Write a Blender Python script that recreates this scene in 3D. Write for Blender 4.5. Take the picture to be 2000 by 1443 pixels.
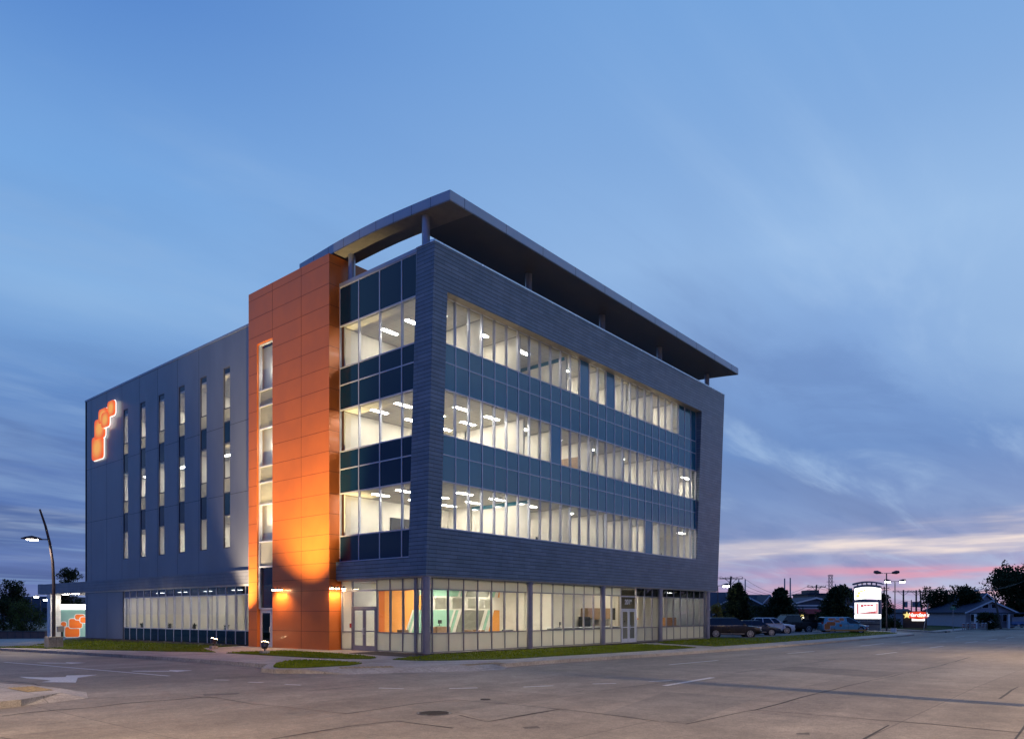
import bpy, bmesh, math, random
from mathutils import Vector, Matrix
for o in list(bpy.data.objects): bpy.data.objects.remove(o)
S = bpy.context.scene; COL = S.collection; R = math.radians; PI = math.pi
rnd = random.Random(7)

# ------------------------------------------------------------------ camera
TH = R(40.07); FW = (math.cos(TH), math.sin(TH)); RT = (math.sin(TH), -math.cos(TH)); CP = (-24.13, -25.57, 1.9)
cam = bpy.data.objects.new('camera', bpy.data.cameras.new('camera')); COL.objects.link(cam); S.camera = cam
cam.location = CP; cam.rotation_euler = (R(90), 0, TH - R(90))
cam.data.sensor_width = 36; cam.data.lens = 1443 / 2000 * 36; cam.data.shift_y = (1198 - 721.5) / 2000
cam.data.clip_start = 0.1; cam.data.clip_end = 6000
S.render.engine = 'CYCLES'; S.cycles.use_denoising = True; S.cycles.max_bounces = 7; S.cycles.diffuse_bounces = 4
S.cycles.glossy_bounces = 4; S.cycles.transparent_max_bounces = 12; S.cycles.sample_clamp_indirect = 6; S.cycles.caustics_reflective = False
S.cycles.caustics_refractive = False
S.view_settings.view_transform = 'Standard'; S.view_settings.look = 'None'; S.view_settings.exposure = 0; S.view_settings.gamma = 1

# ------------------------------------------------------------------ node helpers
def NN(nt, t, **k):
    n = nt.nodes.new(t)
    for a, b in k.items():
        if a.startswith('i_'): n.inputs[int(a[2:])].default_value = b
        else: setattr(n, a, b)
    return n
def math_n(nt, op, a, b=None, c=None, clamp=False):
    n = nt.nodes.new('ShaderNodeMath'); n.operation = op; n.use_clamp = clamp
    for i, x in enumerate((a, b, c)):
        if x is None: continue
        if isinstance(x, (int, float)): n.inputs[i].default_value = x
        else: nt.links.new(x, n.inputs[i])
    return n.outputs[0]
def sstep(nt, x, a, b):
    n = nt.nodes.new('ShaderNodeMapRange'); n.interpolation_type = 'SMOOTHSTEP'; nt.links.new(x, n.inputs[0])
    n.inputs[1].default_value = a; n.inputs[2].default_value = b; return n.outputs[0]
def mixc(nt, f, a, b, mode='MIX'):
    n = nt.nodes.new('ShaderNodeMix'); n.data_type = 'RGBA'; n.blend_type = mode
    for i, x in ((0, f), (6, a), (7, b)):
        if isinstance(x, (int, float)): n.inputs[i].default_value = x
        elif isinstance(x, tuple): n.inputs[i].default_value = (*x[:3], 1)
        else: nt.links.new(x, n.inputs[i])
    return n.outputs[2]
def srgb(r, g, b):
    f = lambda c: (c / 255 / 12.92) if c <= 10 else ((c / 255 + .055) / 1.055) ** 2.4
    return (f(r), f(g), f(b))

# ------------------------------------------------------------------ world: dusk sky with cloud streaks
W = bpy.data.worlds.new('World'); S.world = W; W.use_nodes = True; nt = W.node_tree; nt.nodes.clear(); L = nt.links
out = NN(nt, 'ShaderNodeOutputWorld'); bg = NN(nt, 'ShaderNodeBackground'); bg.inputs[1].default_value = 1.05
tc = NN(nt, 'ShaderNodeTexCoord'); sep = NN(nt, 'ShaderNodeSeparateXYZ'); L.new(tc.outputs['Generated'], sep.inputs[0])
x, y, z = sep.outputs
el = math_n(nt, 'MAXIMUM', z, 0.0)
def ramp(fac, stops):
    n = nt.nodes.new('ShaderNodeValToRGB'); L.new(fac, n.inputs[0]); e = n.color_ramp.elements
    while len(e) > 1: e.remove(e[-1])
    e[0].position = stops[0][0]; e[0].color = (*srgb(*stops[0][1]), 1)
    for p, c in stops[1:]:
        q = e.new(p); q.color = (*srgb(*c), 1)
    return n.outputs[0]
SUNAZ = R(-2)                                   # the afterglow sits low on the right of the picture
hl = math_n(nt, 'SQRT', math_n(nt, 'ADD', math_n(nt, 'MULTIPLY', x, x), math_n(nt, 'MULTIPLY', y, y)))
hl = math_n(nt, 'MAXIMUM', hl, .02)
dS = math_n(nt, 'DIVIDE', math_n(nt, 'ADD', math_n(nt, 'MULTIPLY', x, math.cos(SUNAZ)), math_n(nt, 'MULTIPLY', y, math.sin(SUNAZ))), hl)
dF = math_n(nt, 'ADD', math_n(nt, 'MULTIPLY', x, FW[0]), math_n(nt, 'MULTIPLY', y, FW[1]))
right = ramp(el, [(0, (196, 146, 176)), (.02, (176, 148, 184)), (.045, (150, 144, 188)), (.075, (132, 144, 190)), (.12, (114, 140, 190)), (.2, (100, 136, 192)), (.3, (120, 156, 208)), (.42, (142, 178, 222)), (.52, (126, 166, 216)), (.64, (112, 158, 214)), (.8, (86, 130, 192)), (1, (70, 110, 175))])
left = ramp(el, [(0, (112, 116, 172)), (.035, (94, 116, 172)), (.09, (84, 116, 176)), (.16, (78, 110, 172)), (.25, (96, 136, 194)), (.36, (124, 168, 218)), (.46, (114, 162, 218)), (.6, (84, 132, 200)), (.74, (66, 112, 182)), (1, (56, 96, 165))])
side = sstep(nt, dS, .25, .93)
base = mixc(nt, side, left, right)
# planar cloud coordinates: wisps that converge on the horizon
den = math_n(nt, 'ADD', el, .09)
cx = math_n(nt, 'DIVIDE', x, den); cy = math_n(nt, 'DIVIDE', y, den)
cv = NN(nt, 'ShaderNodeCombineXYZ'); L.new(cx, cv.inputs[0]); L.new(cy, cv.inputs[1])
mp = NN(nt, 'ShaderNodeMapping'); L.new(cv.outputs[0], mp.inputs[0]); mp.inputs['Rotation'].default_value = (0, 0, R(28)); mp.inputs['Scale'].default_value = (.35, .95, 1)
n1 = NN(nt, 'ShaderNodeTexNoise'); L.new(mp.outputs[0], n1.inputs[0]); n1.inputs['Scale'].default_value = .55; n1.inputs['Detail'].default_value = 7; n1.inputs['Roughness'].default_value = .52; n1.inputs['Distortion'].default_value = .5
dark = math_n(nt, 'MULTIPLY', sstep(nt, n1.outputs[0], .46, .64), math_n(nt, 'SUBTRACT', 1.0, sstep(nt, el, .26, .62)))
base = mixc(nt, math_n(nt, 'MULTIPLY', dark, .7), base, mixc(nt, side, srgb(66, 90, 142), srgb(94, 118, 168)))
lightc = math_n(nt, 'MULTIPLY', math_n(nt, 'SUBTRACT', 1.0, sstep(nt, n1.outputs[0], .3, .5)), sstep(nt, el, .62, .25))
base = mixc(nt, math_n(nt, 'MULTIPLY', lightc, .55), base, srgb(164, 196, 228))
mp4 = NN(nt, 'ShaderNodeMapping'); L.new(cv.outputs[0], mp4.inputs[0]); mp4.inputs['Rotation'].default_value = (0, 0, R(-14)); mp4.inputs['Scale'].default_value = (.5, 1.7, 1); mp4.inputs['Location'].default_value = (3.1, 1.7, 0)
n4 = NN(nt, 'ShaderNodeTexNoise'); L.new(mp4.outputs[0], n4.inputs[0]); n4.inputs['Scale'].default_value = .9; n4.inputs['Detail'].default_value = 8; n4.inputs['Roughness'].default_value = .58; n4.inputs['Distortion'].default_value = .9
w4 = math_n(nt, 'MULTIPLY', sstep(nt, n4.outputs[0], .5, .74), sstep(nt, el, .72, .3))
base = mixc(nt, math_n(nt, 'MULTIPLY', w4, .5), base, mixc(nt, side, srgb(140, 172, 212), srgb(172, 200, 232)))
d4 = math_n(nt, 'MULTIPLY', sstep(nt, n4.outputs[0], .46, .3), sstep(nt, el, .6, .25))
base = mixc(nt, math_n(nt, 'MULTIPLY', d4, .4), base, mixc(nt, side, srgb(72, 96, 150), srgb(88, 120, 176)))
# streak bands near the horizon
vsc = NN(nt, 'ShaderNodeVectorMath', operation='MULTIPLY'); L.new(tc.outputs['Generated'], vsc.inputs[0]); vsc.inputs[1].default_value = (3.2, 3.2, 30)
n2 = NN(nt, 'ShaderNodeTexNoise'); L.new(vsc.outputs[0], n2.inputs[0]); n2.inputs['Scale'].default_value = 1.2; n2.inputs['Detail'].default_value = 5; n2.inputs['Roughness'].default_value = .55
vs3 = NN(nt, 'ShaderNodeVectorMath', operation='MULTIPLY'); L.new(tc.outputs['Generated'], vs3.inputs[0]); vs3.inputs[1].default_value = (9, 9, 110)
n3 = NN(nt, 'ShaderNodeTexNoise'); L.new(vs3.outputs[0], n3.inputs[0]); n3.inputs['Scale'].default_value = 1.0; n3.inputs['Detail'].default_value = 4
az = math_n(nt, 'DIVIDE', y, hl)
def band(e0, w, slope, wob):
    t = math_n(nt, 'ADD', el, math_n(nt, 'MULTIPLY', math_n(nt, 'SUBTRACT', n2.outputs[0], .5), wob))
    t = math_n(nt, 'ADD', t, math_n(nt, 'MULTIPLY', az, slope))
    t = math_n(nt, 'DIVIDE', math_n(nt, 'SUBTRACT', t, e0), w)
    return math_n(nt, 'POWER', 2.718, math_n(nt, 'MULTIPLY', math_n(nt, 'MULTIPLY', t, t), -1.0))
sm = sstep(nt, dS, .72, .97)
tex3 = sstep(nt, n3.outputs[0], .35, .62)
b1 = math_n(nt, 'MULTIPLY', math_n(nt, 'MULTIPLY', band(.094, .012, .03, .07), math_n(nt, 'ADD', math_n(nt, 'MULTIPLY', tex3, .5), .5)), sm)
base = mixc(nt, math_n(nt, 'MULTIPLY', b1, .95), base, srgb(232, 218, 214))
sm2 = math_n(nt, 'ADD', math_n(nt, 'MULTIPLY', sstep(nt, dS, .9, .985), .75), math_n(nt, 'MULTIPLY', sm, .25))
b2 = math_n(nt, 'MULTIPLY', math_n(nt, 'MULTIPLY', band(.05, .0055, .0, .045), math_n(nt, 'ADD', math_n(nt, 'MULTIPLY', tex3, .7), .3)), sm2)
base = mixc(nt, math_n(nt, 'MULTIPLY', b2, .65), base, srgb(232, 148, 166))
b3 = math_n(nt, 'MULTIPLY', math_n(nt, 'MULTIPLY', band(.03, .006, .0, .05), tex3), sm2)
base = mixc(nt, math_n(nt, 'MULTIPLY', b3, .55), base, srgb(248, 172, 172))
b4 = math_n(nt, 'MULTIPLY', math_n(nt, 'MULTIPLY', band(.1, .02, .0, .16), math_n(nt, 'SUBTRACT', 1.0, sm)), tex3)
base = mixc(nt, math_n(nt, 'MULTIPLY', b4, .45), base, srgb(160, 178, 205))
# the sky away from the afterglow (behind the camera) is darker
back = sstep(nt, dF, -.9, .12)
base = mixc(nt, back, mixc(nt, 1.0, base, (.5, .6, .85), 'MULTIPLY'), base)
wb = sstep(nt, math_n(nt, 'DIVIDE', x, hl), -.9, .35)
base = mixc(nt, wb, mixc(nt, 1.0, base, (.55, .66, .9), 'MULTIPLY'), base)
grd = sstep(nt, z, -.03, 0)
base = mixc(nt, grd, srgb(60, 55, 60), base)
sky = NN(nt, 'ShaderNodeTexSky', sky_type='NISHITA', sun_disc=False); sky.sun_elevation = R(-1.5); sky.sun_rotation = R(92)
add = mixc(nt, 1.0, base, mixc(nt, 1.0, sky.outputs[0], (.05, .05, .05), 'MULTIPLY'), 'ADD')
L.new(add, bg.inputs[0]); L.new(bg.outputs[0], out.inputs[0])
sun = bpy.data.lights.new('sun', 'SUN'); sun.energy = .12; sun.angle = R(12); sun.color = (1, .62, .5)
so = bpy.data.objects.new('sun', sun); COL.objects.link(so); so.rotation_euler = (R(84), 0, R(90) + SUNAZ)

# ------------------------------------------------------------------ picture-to-world helpers (give real positions)
def ray(px, py):
    l = (px - 1000) / 1443.; return (FW[0] + l * RT[0], FW[1] + l * RT[1], (1198 - py) / 1443.)
def at(px, py, d): r = ray(px, py); return (CP[0] + d * r[0], CP[1] + d * r[1], CP[2] + d * r[2])
def PU(px, py, u): return at(px, py, (u - CP[0]) / ray(px, py)[0])
def PV(px, py, v): return at(px, py, (v - CP[1]) / ray(px, py)[1])
def interp(t, pts):
    if t <= pts[0][0]: return pts[0][1]
    for (a, b), (c, d) in zip(pts, pts[1:]):
        if t <= c: return b + (d - b) * (t - a) / (c - a)
    return pts[-1][1]
G1 = [(4, 0), (9, -.05), (18, -.16), (31, -.36), (41, -.6), (50, -.84), (70, -1.0)]
G2 = [(0, 0), (10, -.12), (24, -.23), (48, -.32), (87, -.38)]
def gh(u, v):
    w1 = interp(u, [(-5.5, 1), (-.6, .22)])
    if v > 41: w1 = max(w1, interp(v, [(41, 0), (47, 1)])) if u < 12 else w1
    if u > 12: w1 = 0
    w2 = interp(v, [(-6.6, 1), (-2, .25)])
    return interp(v, G1) * w1 + interp(u, G2) * w2
def PG(px, py, z0=0.0):
    z = z0
    for _ in range(12):
        d = (z - CP[2]) / ray(px, py)[2]; p = at(px, py, d); z = z0 + gh(p[0], p[1])
    return (p[0], p[1])

# ------------------------------------------------------------------ object helpers
def tag(o, label=None, cat=None, group=None, kind=None):
    if label: o['label'] = label
    if cat: o['category'] = cat
    if group: o['group'] = group
    if kind: o['kind'] = kind
    return o
def thing(name, label, cat, loc=(0, 0, 0), rz=0, group=None):
    o = bpy.data.objects.new(name, None); COL.objects.link(o); o.location = loc; o.rotation_euler = (0, 0, rz); o.empty_display_size = .3
    return tag(o, label, cat, group)
def rootloc(p):
    v = Vector((0, 0, 0))
    while p is not None: v += Vector(p.location); p = p.parent
    return v
class MB:
    def __init__(s): s.v = []; s.f = []; s.m = []
    def add(s, vs, fs, m=0):
        n = len(s.v); s.v += [tuple(q) for q in vs]; s.f += [tuple(i + n for i in q) for q in fs]; s.m += [m] * len(fs); return s
    def box(s, a, b, m=0):
        x0, y0, z0 = (min(a[i], b[i]) for i in range(3)); x1, y1, z1 = (max(a[i], b[i]) for i in range(3))
        return s.add([(x0, y0, z0), (x1, y0, z0), (x1, y1, z0), (x0, y1, z0), (x0, y0, z1), (x1, y0, z1), (x1, y1, z1), (x0, y1, z1)],
                     [(0, 3, 2, 1), (4, 5, 6, 7), (0, 1, 5, 4), (1, 2, 6, 5), (2, 3, 7, 6), (3, 0, 4, 7)], m)
    def hexa(s, q, m=0):   # 8 points: bottom ring then top ring
        return s.add(q, [(0, 3, 2, 1), (4, 5, 6, 7), (0, 1, 5, 4), (1, 2, 6, 5), (2, 3, 7, 6), (3, 0, 4, 7)], m)
    def prism(s, poly, d, m=0):   # poly: list of 3D points, d: extrusion vector
        n = len(poly); d = Vector(d); p = [Vector(q) for q in poly]
        return s.add(p + [q + d for q in p], [tuple(range(n))[::-1], tuple(range(n, 2 * n))] + [(i, (i + 1) % n, n + (i + 1) % n, n + i) for i in range(n)], m)
    def tube(s, pts, r, n=10, m=0, cap=True):
        P = [Vector(p) for p in pts]; rs = r if isinstance(r, (list, tuple)) else [r] * len(P); k0 = len(s.v)
        for i, p in enumerate(P):
            t = (P[min(i + 1, len(P) - 1)] - P[max(i - 1, 0)]).normalized()
            a = t.cross(Vector((0, 0, 1)) if abs(t.z) < .9 else Vector((1, 0, 0))).normalized(); b = t.cross(a)
            for k in range(n):
                w = 2 * PI * k / n; s.v.append(tuple(p + (a * math.cos(w) + b * math.sin(w)) * rs[i]))
        fs = []
        for i in range(len(P) - 1):
            for k in range(n):
                fs.append((k0 + i * n + k, k0 + i * n + (k + 1) % n, k0 + (i + 1) * n + (k + 1) % n, k0 + (i + 1) * n + k))
        if cap: fs += [tuple(k0 + k for k in range(n)), tuple(k0 + (len(P) - 1) * n + k for k in reversed(range(n)))]
        s.f += fs; s.m += [m] * len(fs); return s
    def quad(s, a, b, c, d, m=0): return s.add([a, b, c, d], [(0, 1, 2, 3)], m)
    def build(s, name, mats, parent=None, smooth=False, bevel=0, label=None):
        off = rootloc(parent); me = bpy.data.meshes.new(name)
        me.from_pydata([(q[0] - off.x, q[1] - off.y, q[2] - off.z) for q in s.v], [], s.f)
        for m in (mats if isinstance(mats, (list, tuple)) else [mats]): me.materials.append(m)
        me.polygons.foreach_set('material_index', s.m); me.update()
        bm = bmesh.new(); bm.from_mesh(me); bmesh.ops.recalc_face_normals(bm, faces=bm.faces)
        if bevel: bmesh.ops.bevel(bm, geom=[e for e in bm.edges if len(e.link_faces) == 2 and e.calc_face_angle() > .5], offset=bevel, segments=2, affect='EDGES', profile=.6)
        bm.to_mesh(me); bm.free()
        if smooth:
            for p in me.polygons: p.use_smooth = True
            try: me.set_sharp_from_angle(angle=R(40))
            except Exception: pass
        o = bpy.data.objects.new(name, me); COL.objects.link(o)
        if parent is not None: o.parent = parent
        if label: o['label'] = label
        return o
def copy_tree(o, parent=None):
    c = o.copy(); COL.objects.link(c); c.parent = parent
    for ch in o.children: copy_tree(ch, c)
    return c

def light(kind, name, loc, energy, col, parent=None, rot=None, size=.1, spot=None, blend=.4):
    l = bpy.data.lights.new(name, kind); l.energy = energy; l.color = col
    if kind in ('POINT', 'SPOT'): l.shadow_soft_size = size
    if kind == 'SPOT': l.spot_size = R(spot); l.spot_blend = blend
    if kind == 'AREA': l.size = size
    o = bpy.data.objects.new(name, l); COL.objects.link(o); o.location = Vector(loc) - rootloc(parent); o.parent = parent
    if rot is not None: o.rotation_euler = Vector(rot).to_track_quat('-Z', 'Y').to_euler()
    return o

# ------------------------------------------------------------------ materials
def new_mat(name):
    m = bpy.data.materials.new(name); m.use_nodes = True; nt = m.node_tree; b = nt.nodes['Principled BSDF']; return m, nt, b
def mat(name, col, rough=.6, metal=0, var=.12, scale=3., bump=0, bscale=40., spec=None, stretch=(1, 1, 1), coat=0):
    m, nt, b = new_mat(name); L = nt.links
    b.inputs['Roughness'].default_value = rough; b.inputs['Metallic'].default_value = metal
    if spec is not None: b.inputs['IOR'].default_value = spec
    if coat: b.inputs['Coat Weight'].default_value = coat; b.inputs['Coat Roughness'].default_value = .08
    if var:
        t = NN(nt, 'ShaderNodeTexCoord'); mp = NN(nt, 'ShaderNodeMapping'); L.new(t.outputs['Object'], mp.inputs[0]); mp.inputs['Scale'].default_value = stretch
        n = NN(nt, 'ShaderNodeTexNoise'); L.new(mp.outputs[0], n.inputs[0]); n.inputs['Scale'].default_value = scale; n.inputs['Detail'].default_value = 6
        f = sstep(nt, n.outputs[0], .3, .7)
        L.new(mixc(nt, f, tuple(c * (1 - var) for c in col), tuple(min(1, c * (1 + var)) for c in col)), b.inputs['Base Color'])
        rr = NN(nt, 'ShaderNodeMapRange'); L.new(n.outputs[0], rr.inputs[0]); rr.inputs[3].default_value = max(.02, rough - .08); rr.inputs[4].default_value = min(1, rough + .08); L.new(rr.outputs[0], b.inputs['Roughness'])
        if bump:
            n2 = NN(nt, 'ShaderNodeTexNoise'); L.new(mp.outputs[0], n2.inputs[0]); n2.inputs['Scale'].default_value = bscale; n2.inputs['Detail'].default_value = 4
            bp = NN(nt, 'ShaderNodeBump'); L.new(n2.outputs[0], bp.inputs['Height']); bp.inputs['Strength'].default_value = bump; bp.inputs['Distance'].default_value = .02; L.new(bp.outputs[0], b.inputs['Normal'])
    else: b.inputs['Base Color'].default_value = (*col, 1)
    return m
def emis(name, col, st):
    m, nt, b = new_mat(name); b.inputs['Base Color'].default_value = (*col, 1); b.inputs['Emission Color'].default_value = (*col, 1); b.inputs['Emission Strength'].default_value = st; return m
def glass(name, tint, ior=1.6, rough=0.0):
    m, nt, b = new_mat(name); L = nt.links; nt.nodes.remove(b); o = nt.nodes['Material Output']
    t = NN(nt, 'ShaderNodeBsdfTransparent'); t.inputs[0].default_value = (*tint, 1); g = NN(nt, 'ShaderNodeBsdfGlossy'); g.inputs['Roughness'].default_value = rough
    g.inputs[0].default_value = (.92, .97, 1, 1)
    lw = NN(nt, 'ShaderNodeLayerWeight'); lw.inputs[0].default_value = .5; f0 = ((ior - 1) / (ior + 1)) ** 2; mx = NN(nt, 'ShaderNodeMixShader')
    fr = math_n(nt, 'ADD', math_n(nt, 'MULTIPLY', math_n(nt, 'POWER', lw.outputs['Facing'], 4.0), 1 - f0), f0)
    L.new(fr, mx.inputs[0]); L.new(t.outputs[0], mx.inputs[1]); L.new(g.outputs[0], mx.inputs[2]); L.new(mx.outputs[0], o.inputs[0]); return m
def frosted(name, col, f=.5):
    m, nt, b = new_mat(name); L = nt.links; o = nt.nodes['Material Output']; b.inputs['Base Color'].default_value = (*col, 1); b.inputs['Roughness'].default_value = .15
    t = NN(nt, 'ShaderNodeBsdfTranslucent'); t.inputs[0].default_value = (*col, 1); mx = NN(nt, 'ShaderNodeMixShader'); mx.inputs[0].default_value = f
    L.new(b.outputs[0], mx.inputs[1]); L.new(t.outputs[0], mx.inputs[2]); L.new(mx.outputs[0], o.inputs[0]); return m
def brickm(name, c1, c2, cm, bw, bh, ms, rough=.5, horiz=False, off=.5, nvar=.1, hl=0):
    m, nt, b = new_mat(name); L = nt.links; t = NN(nt, 'ShaderNodeTexCoord'); sp = NN(nt, 'ShaderNodeSeparateXYZ'); L.new(t.outputs['Object'], sp.inputs[0])
    cb = NN(nt, 'ShaderNodeCombineXYZ')
    if horiz: L.new(sp.outputs[0], cb.inputs[0]); L.new(sp.outputs[1], cb.inputs[1])
    else: L.new(math_n(nt, 'ADD', sp.outputs[0], sp.outputs[1]), cb.inputs[0]); L.new(sp.outputs[2], cb.inputs[1])
    k = NN(nt, 'ShaderNodeTexBrick'); L.new(cb.outputs[0], k.inputs[0]); k.inputs['Scale'].default_value = 1; k.inputs['Brick Width'].default_value = bw; k.inputs['Row Height'].default_value = bh
    k.inputs['Mortar Size'].default_value = ms; k.inputs['Mortar Smooth'].default_value = .2; k.inputs['Bias'].default_value = -.1; k.offset = off
    k.inputs['Color1'].default_value = (*c1, 1); k.inputs['Color2'].default_value = (*c2, 1); k.inputs['Mortar'].default_value = (*cm, 1)
    n = NN(nt, 'ShaderNodeTexNoise'); L.new(t.outputs['Object'], n.inputs[0]); n.inputs['Scale'].default_value = 1.3; n.inputs['Detail'].default_value = 7
    f = sstep(nt, n.outputs[0], .3, .7); d = NN(nt, 'ShaderNodeMapRange'); L.new(f, d.inputs[0]); d.inputs[3].default_value = 1 - nvar; d.inputs[4].default_value = 1 + nvar
    vm = NN(nt, 'ShaderNodeVectorMath', operation='SCALE'); L.new(k.outputs['Color'], vm.inputs[0]); L.new(d.outputs[0], vm.inputs['Scale'])
    fc = vm.outputs[0]
    if hl:
        fz = math_n(nt, 'FRACT', math_n(nt, 'DIVIDE', sp.outputs[2], bh)); fc = mixc(nt, sstep(nt, math_n(nt, 'ABSOLUTE', math_n(nt, 'SUBTRACT', fz, .5)), .5 - hl * 1.3, .5 - hl * .5), fc, cm)
    L.new(fc, b.inputs['Base Color']); b.inputs['Roughness'].default_value = rough
    bp = NN(nt, 'ShaderNodeBump'); bp.invert = True; L.new(k.outputs['Fac'], bp.inputs['Height']); bp.inputs['Strength'].default_value = .8; bp.inputs['Distance'].default_value = .03; L.new(bp.outputs[0], b.inputs['Normal'])
    return m
M = {}
M['tile'] = brickm('slate_tile', (.14, .198, .258), (.19, .255, .325), (.025, .036, .048), .95, .19, .005, .38, hl=.075)
M['tilew'] = brickm('fascia_tile', (.21, .225, .26), (.235, .25, .285), (.06, .06, .07), 2.6, .21, .007, .45)
M['panel'] = mat('grey_wall_panel', (.225, .245, .285), .36, .3, .12, .45, 0, stretch=(1, 1, .35))
M['joint'] = mat('dark_joint', (.03, .03, .035), .8, 0, 0)
M['jointo'] = mat('orange_joint', (.16, .03, .012), .8, 0, 0)
M['orange'] = mat('orange_metal_panel', (.63, .155, .022), .38, .1, .06, .7)
M['orange'].node_tree.nodes['Principled BSDF'].inputs['Coat Weight'].default_value = .1
M['alu'] = mat('aluminium_frame', (.6, .61, .68), .38, .3, .05)
M['dalu'] = mat('dark_frame', (.12, .12, .14), .4, .5, .05)
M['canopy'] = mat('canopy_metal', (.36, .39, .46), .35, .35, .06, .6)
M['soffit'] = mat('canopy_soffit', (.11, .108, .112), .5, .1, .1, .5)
M['cap'] = mat('parapet_cap', (.62, .66, .72), .25, .7, .04)
M['tan'] = mat('tan_soffit', (.42, .37, .3), .4, .1, .1)
M['glass'] = glass('vision_glass', (.9, .93, .92), 1.55)
M['dglass'] = glass('dark_tinted_glass', (.06, .07, .08), 1.5)
M['spand'] = mat('spandrel_glass', (.006, .028, .055), .05, 0, .05, .3, spec=1.42)
M['spandf'] = mat('front_spandrel_glass', (.026, .14, .2), .04, 0, .18, .25, spec=1.95)
M['blue'] = mat('pale_blue_panel', (.12, .27, .36), .1, 0, .1, .5, spec=1.7)  # opaque pale blue stands for sky reflected in panes over dark rooms
M['frost'] = frosted('frosted_glass', (.86, .86, .79), .78)
M['cream'] = mat('cream_plaster', (.74, .7, .62), .75, 0, .04, .8)
M['ceil'] = brickm('ceiling_tile', (.84, .8, .72), (.86, .82, .74), (.58, .55, .48), .6, .6, .01, .9, True, 0, .02)
M['carpet'] = mat('light_carpet', (.42, .39, .34), .95, 0, .2, 8)
M['lamp'] = emis('lamp_diffuser', (1, .92, .79), 72)
M['lamps'] = emis('wall_lamp_diffuser', (1, .94, .82), 30)
M['warml'] = emis('warm_lamp_lens', (1, .72, .4), 60)
M['white'] = mat('white_paint', (.76, .75, .73), .45, 0, .05)
M['ink'] = mat('black_plastic', (.02, .02, .022), .4, 0, 0)
M['wood'] = mat('brown_wood', (.3, .19, .11), .5, 0, .2, 6, stretch=(8, 8, .6))
M['owood'] = mat('orange_wood', (.5, .22, .05), .5, 0, .15, 6, stretch=(1, 1, 8))
M['mint'] = mat('mint_paint', (.3, .53, .4), .7, 0, .03)
M['opaint'] = mat('orange_paint', (.78, .33, .07), .7, 0, .03)
M['gpaint'] = mat('grey_green_paint', (.2, .2, .165), .7, 0, .03)
M['stripe'] = mat('cream_paint', (.82, .76, .6), .7, 0, .02)
M['trim'] = mat('ceiling_shade_taupe', (.42, .39, .34), .7, 0, .03)  # colour of the painted shade line where partitions meet the ceiling
M['steel'] = mat('column_paint', (.3, .29, .33), .35, .4, .08, 2)
def road_mat(name, c1, c2, bw, bh, var=.12, rough=.75):
    m, nt, b = new_mat(name); L = nt.links; t = NN(nt, 'ShaderNodeTexCoord')
    k = NN(nt, 'ShaderNodeTexBrick'); L.new(t.outputs['Object'], k.inputs[0]); k.inputs['Scale'].default_value = 1; k.inputs['Brick Width'].default_value = bw; k.inputs['Row Height'].default_value = bh
    k.inputs['Mortar Size'].default_value = .012; k.offset = .0; k.inputs['Color1'].default_value = (*c1, 1); k.inputs['Color2'].default_value = (*c2, 1); k.inputs['Mortar'].default_value = tuple(c * .6 for c in c1) + (1,)
    cur = k.outputs['Color']
    for sc, lo, hi, st in ((.12, .84, 1.14, (1, 1, 1)), (.35, .84, 1.12, (.16, 1.8, 1)), (.9, .86, 1.1, (1, 1, 1)), (3.0, .9, 1.1, (1, 1, 1)), (11., .86, 1.14, (1, 1, 1)), (34., .78, 1.22, (1, 1, 1)), (110., .8, 1.2, (1, 1, 1))):
        mp = NN(nt, 'ShaderNodeMapping'); L.new(t.outputs['Object'], mp.inputs[0]); mp.inputs['Scale'].default_value = st
        n = NN(nt, 'ShaderNodeTexNoise'); L.new(mp.outputs[0], n.inputs[0]); n.inputs['Scale'].default_value = sc; n.inputs['Detail'].default_value = 5
        d = NN(nt, 'ShaderNodeMapRange'); L.new(n.outputs[0], d.inputs[0]); d.inputs[1].default_value = .32; d.inputs[2].default_value = .68; d.inputs[3].default_value = lo; d.inputs[4].default_value = hi
        vm = NN(nt, 'ShaderNodeVectorMath', operation='SCALE'); L.new(cur, vm.inputs[0]); L.new(d.outputs[0], vm.inputs['Scale']); cur = vm.outputs[0]
    L.new(cur, b.inputs['Base Color']); b.inputs['Roughness'].default_value = rough
    n = NN(nt, 'ShaderNodeTexNoise'); L.new(t.outputs['Object'], n.inputs[0]); n.inputs['Scale'].default_value = 60; n.inputs['Detail'].default_value = 5
    bp = NN(nt, 'ShaderNodeBump'); L.new(n.outputs[0], bp.inputs['Height']); bp.inputs['Strength'].default_value = .35; bp.inputs['Distance'].default_value = .012; L.new(bp.outputs[0], b.inputs['Normal'])
    return m
M['road'] = road_mat('road_concrete', (.245, .203, .155), (.295, .25, .19), 9.2, 3.7)
M['walk'] = road_mat('sidewalk_concrete', (.4, .35, .285), (.45, .395, .32), 1.5, 1.5, .1, .8)
M['lot'] = road_mat('lot_asphalt', (.16, .15, .145), (.17, .16, .155), 30, 30)
M['crack'] = mat('joint_sealant', (.045, .04, .036), .8, 0, .3, 5)
M['paint'] = mat('road_paint', (.6, .58, .54), .6, 0, .2, 14)
M['tact'] = mat('tactile_yellow', (.34, .25, .12), .7, 0, .25, 10)
M['mulch'] = mat('dark_mulch', (.035, .022, .016), .95, 0, .5, 20, .8, 30)
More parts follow.
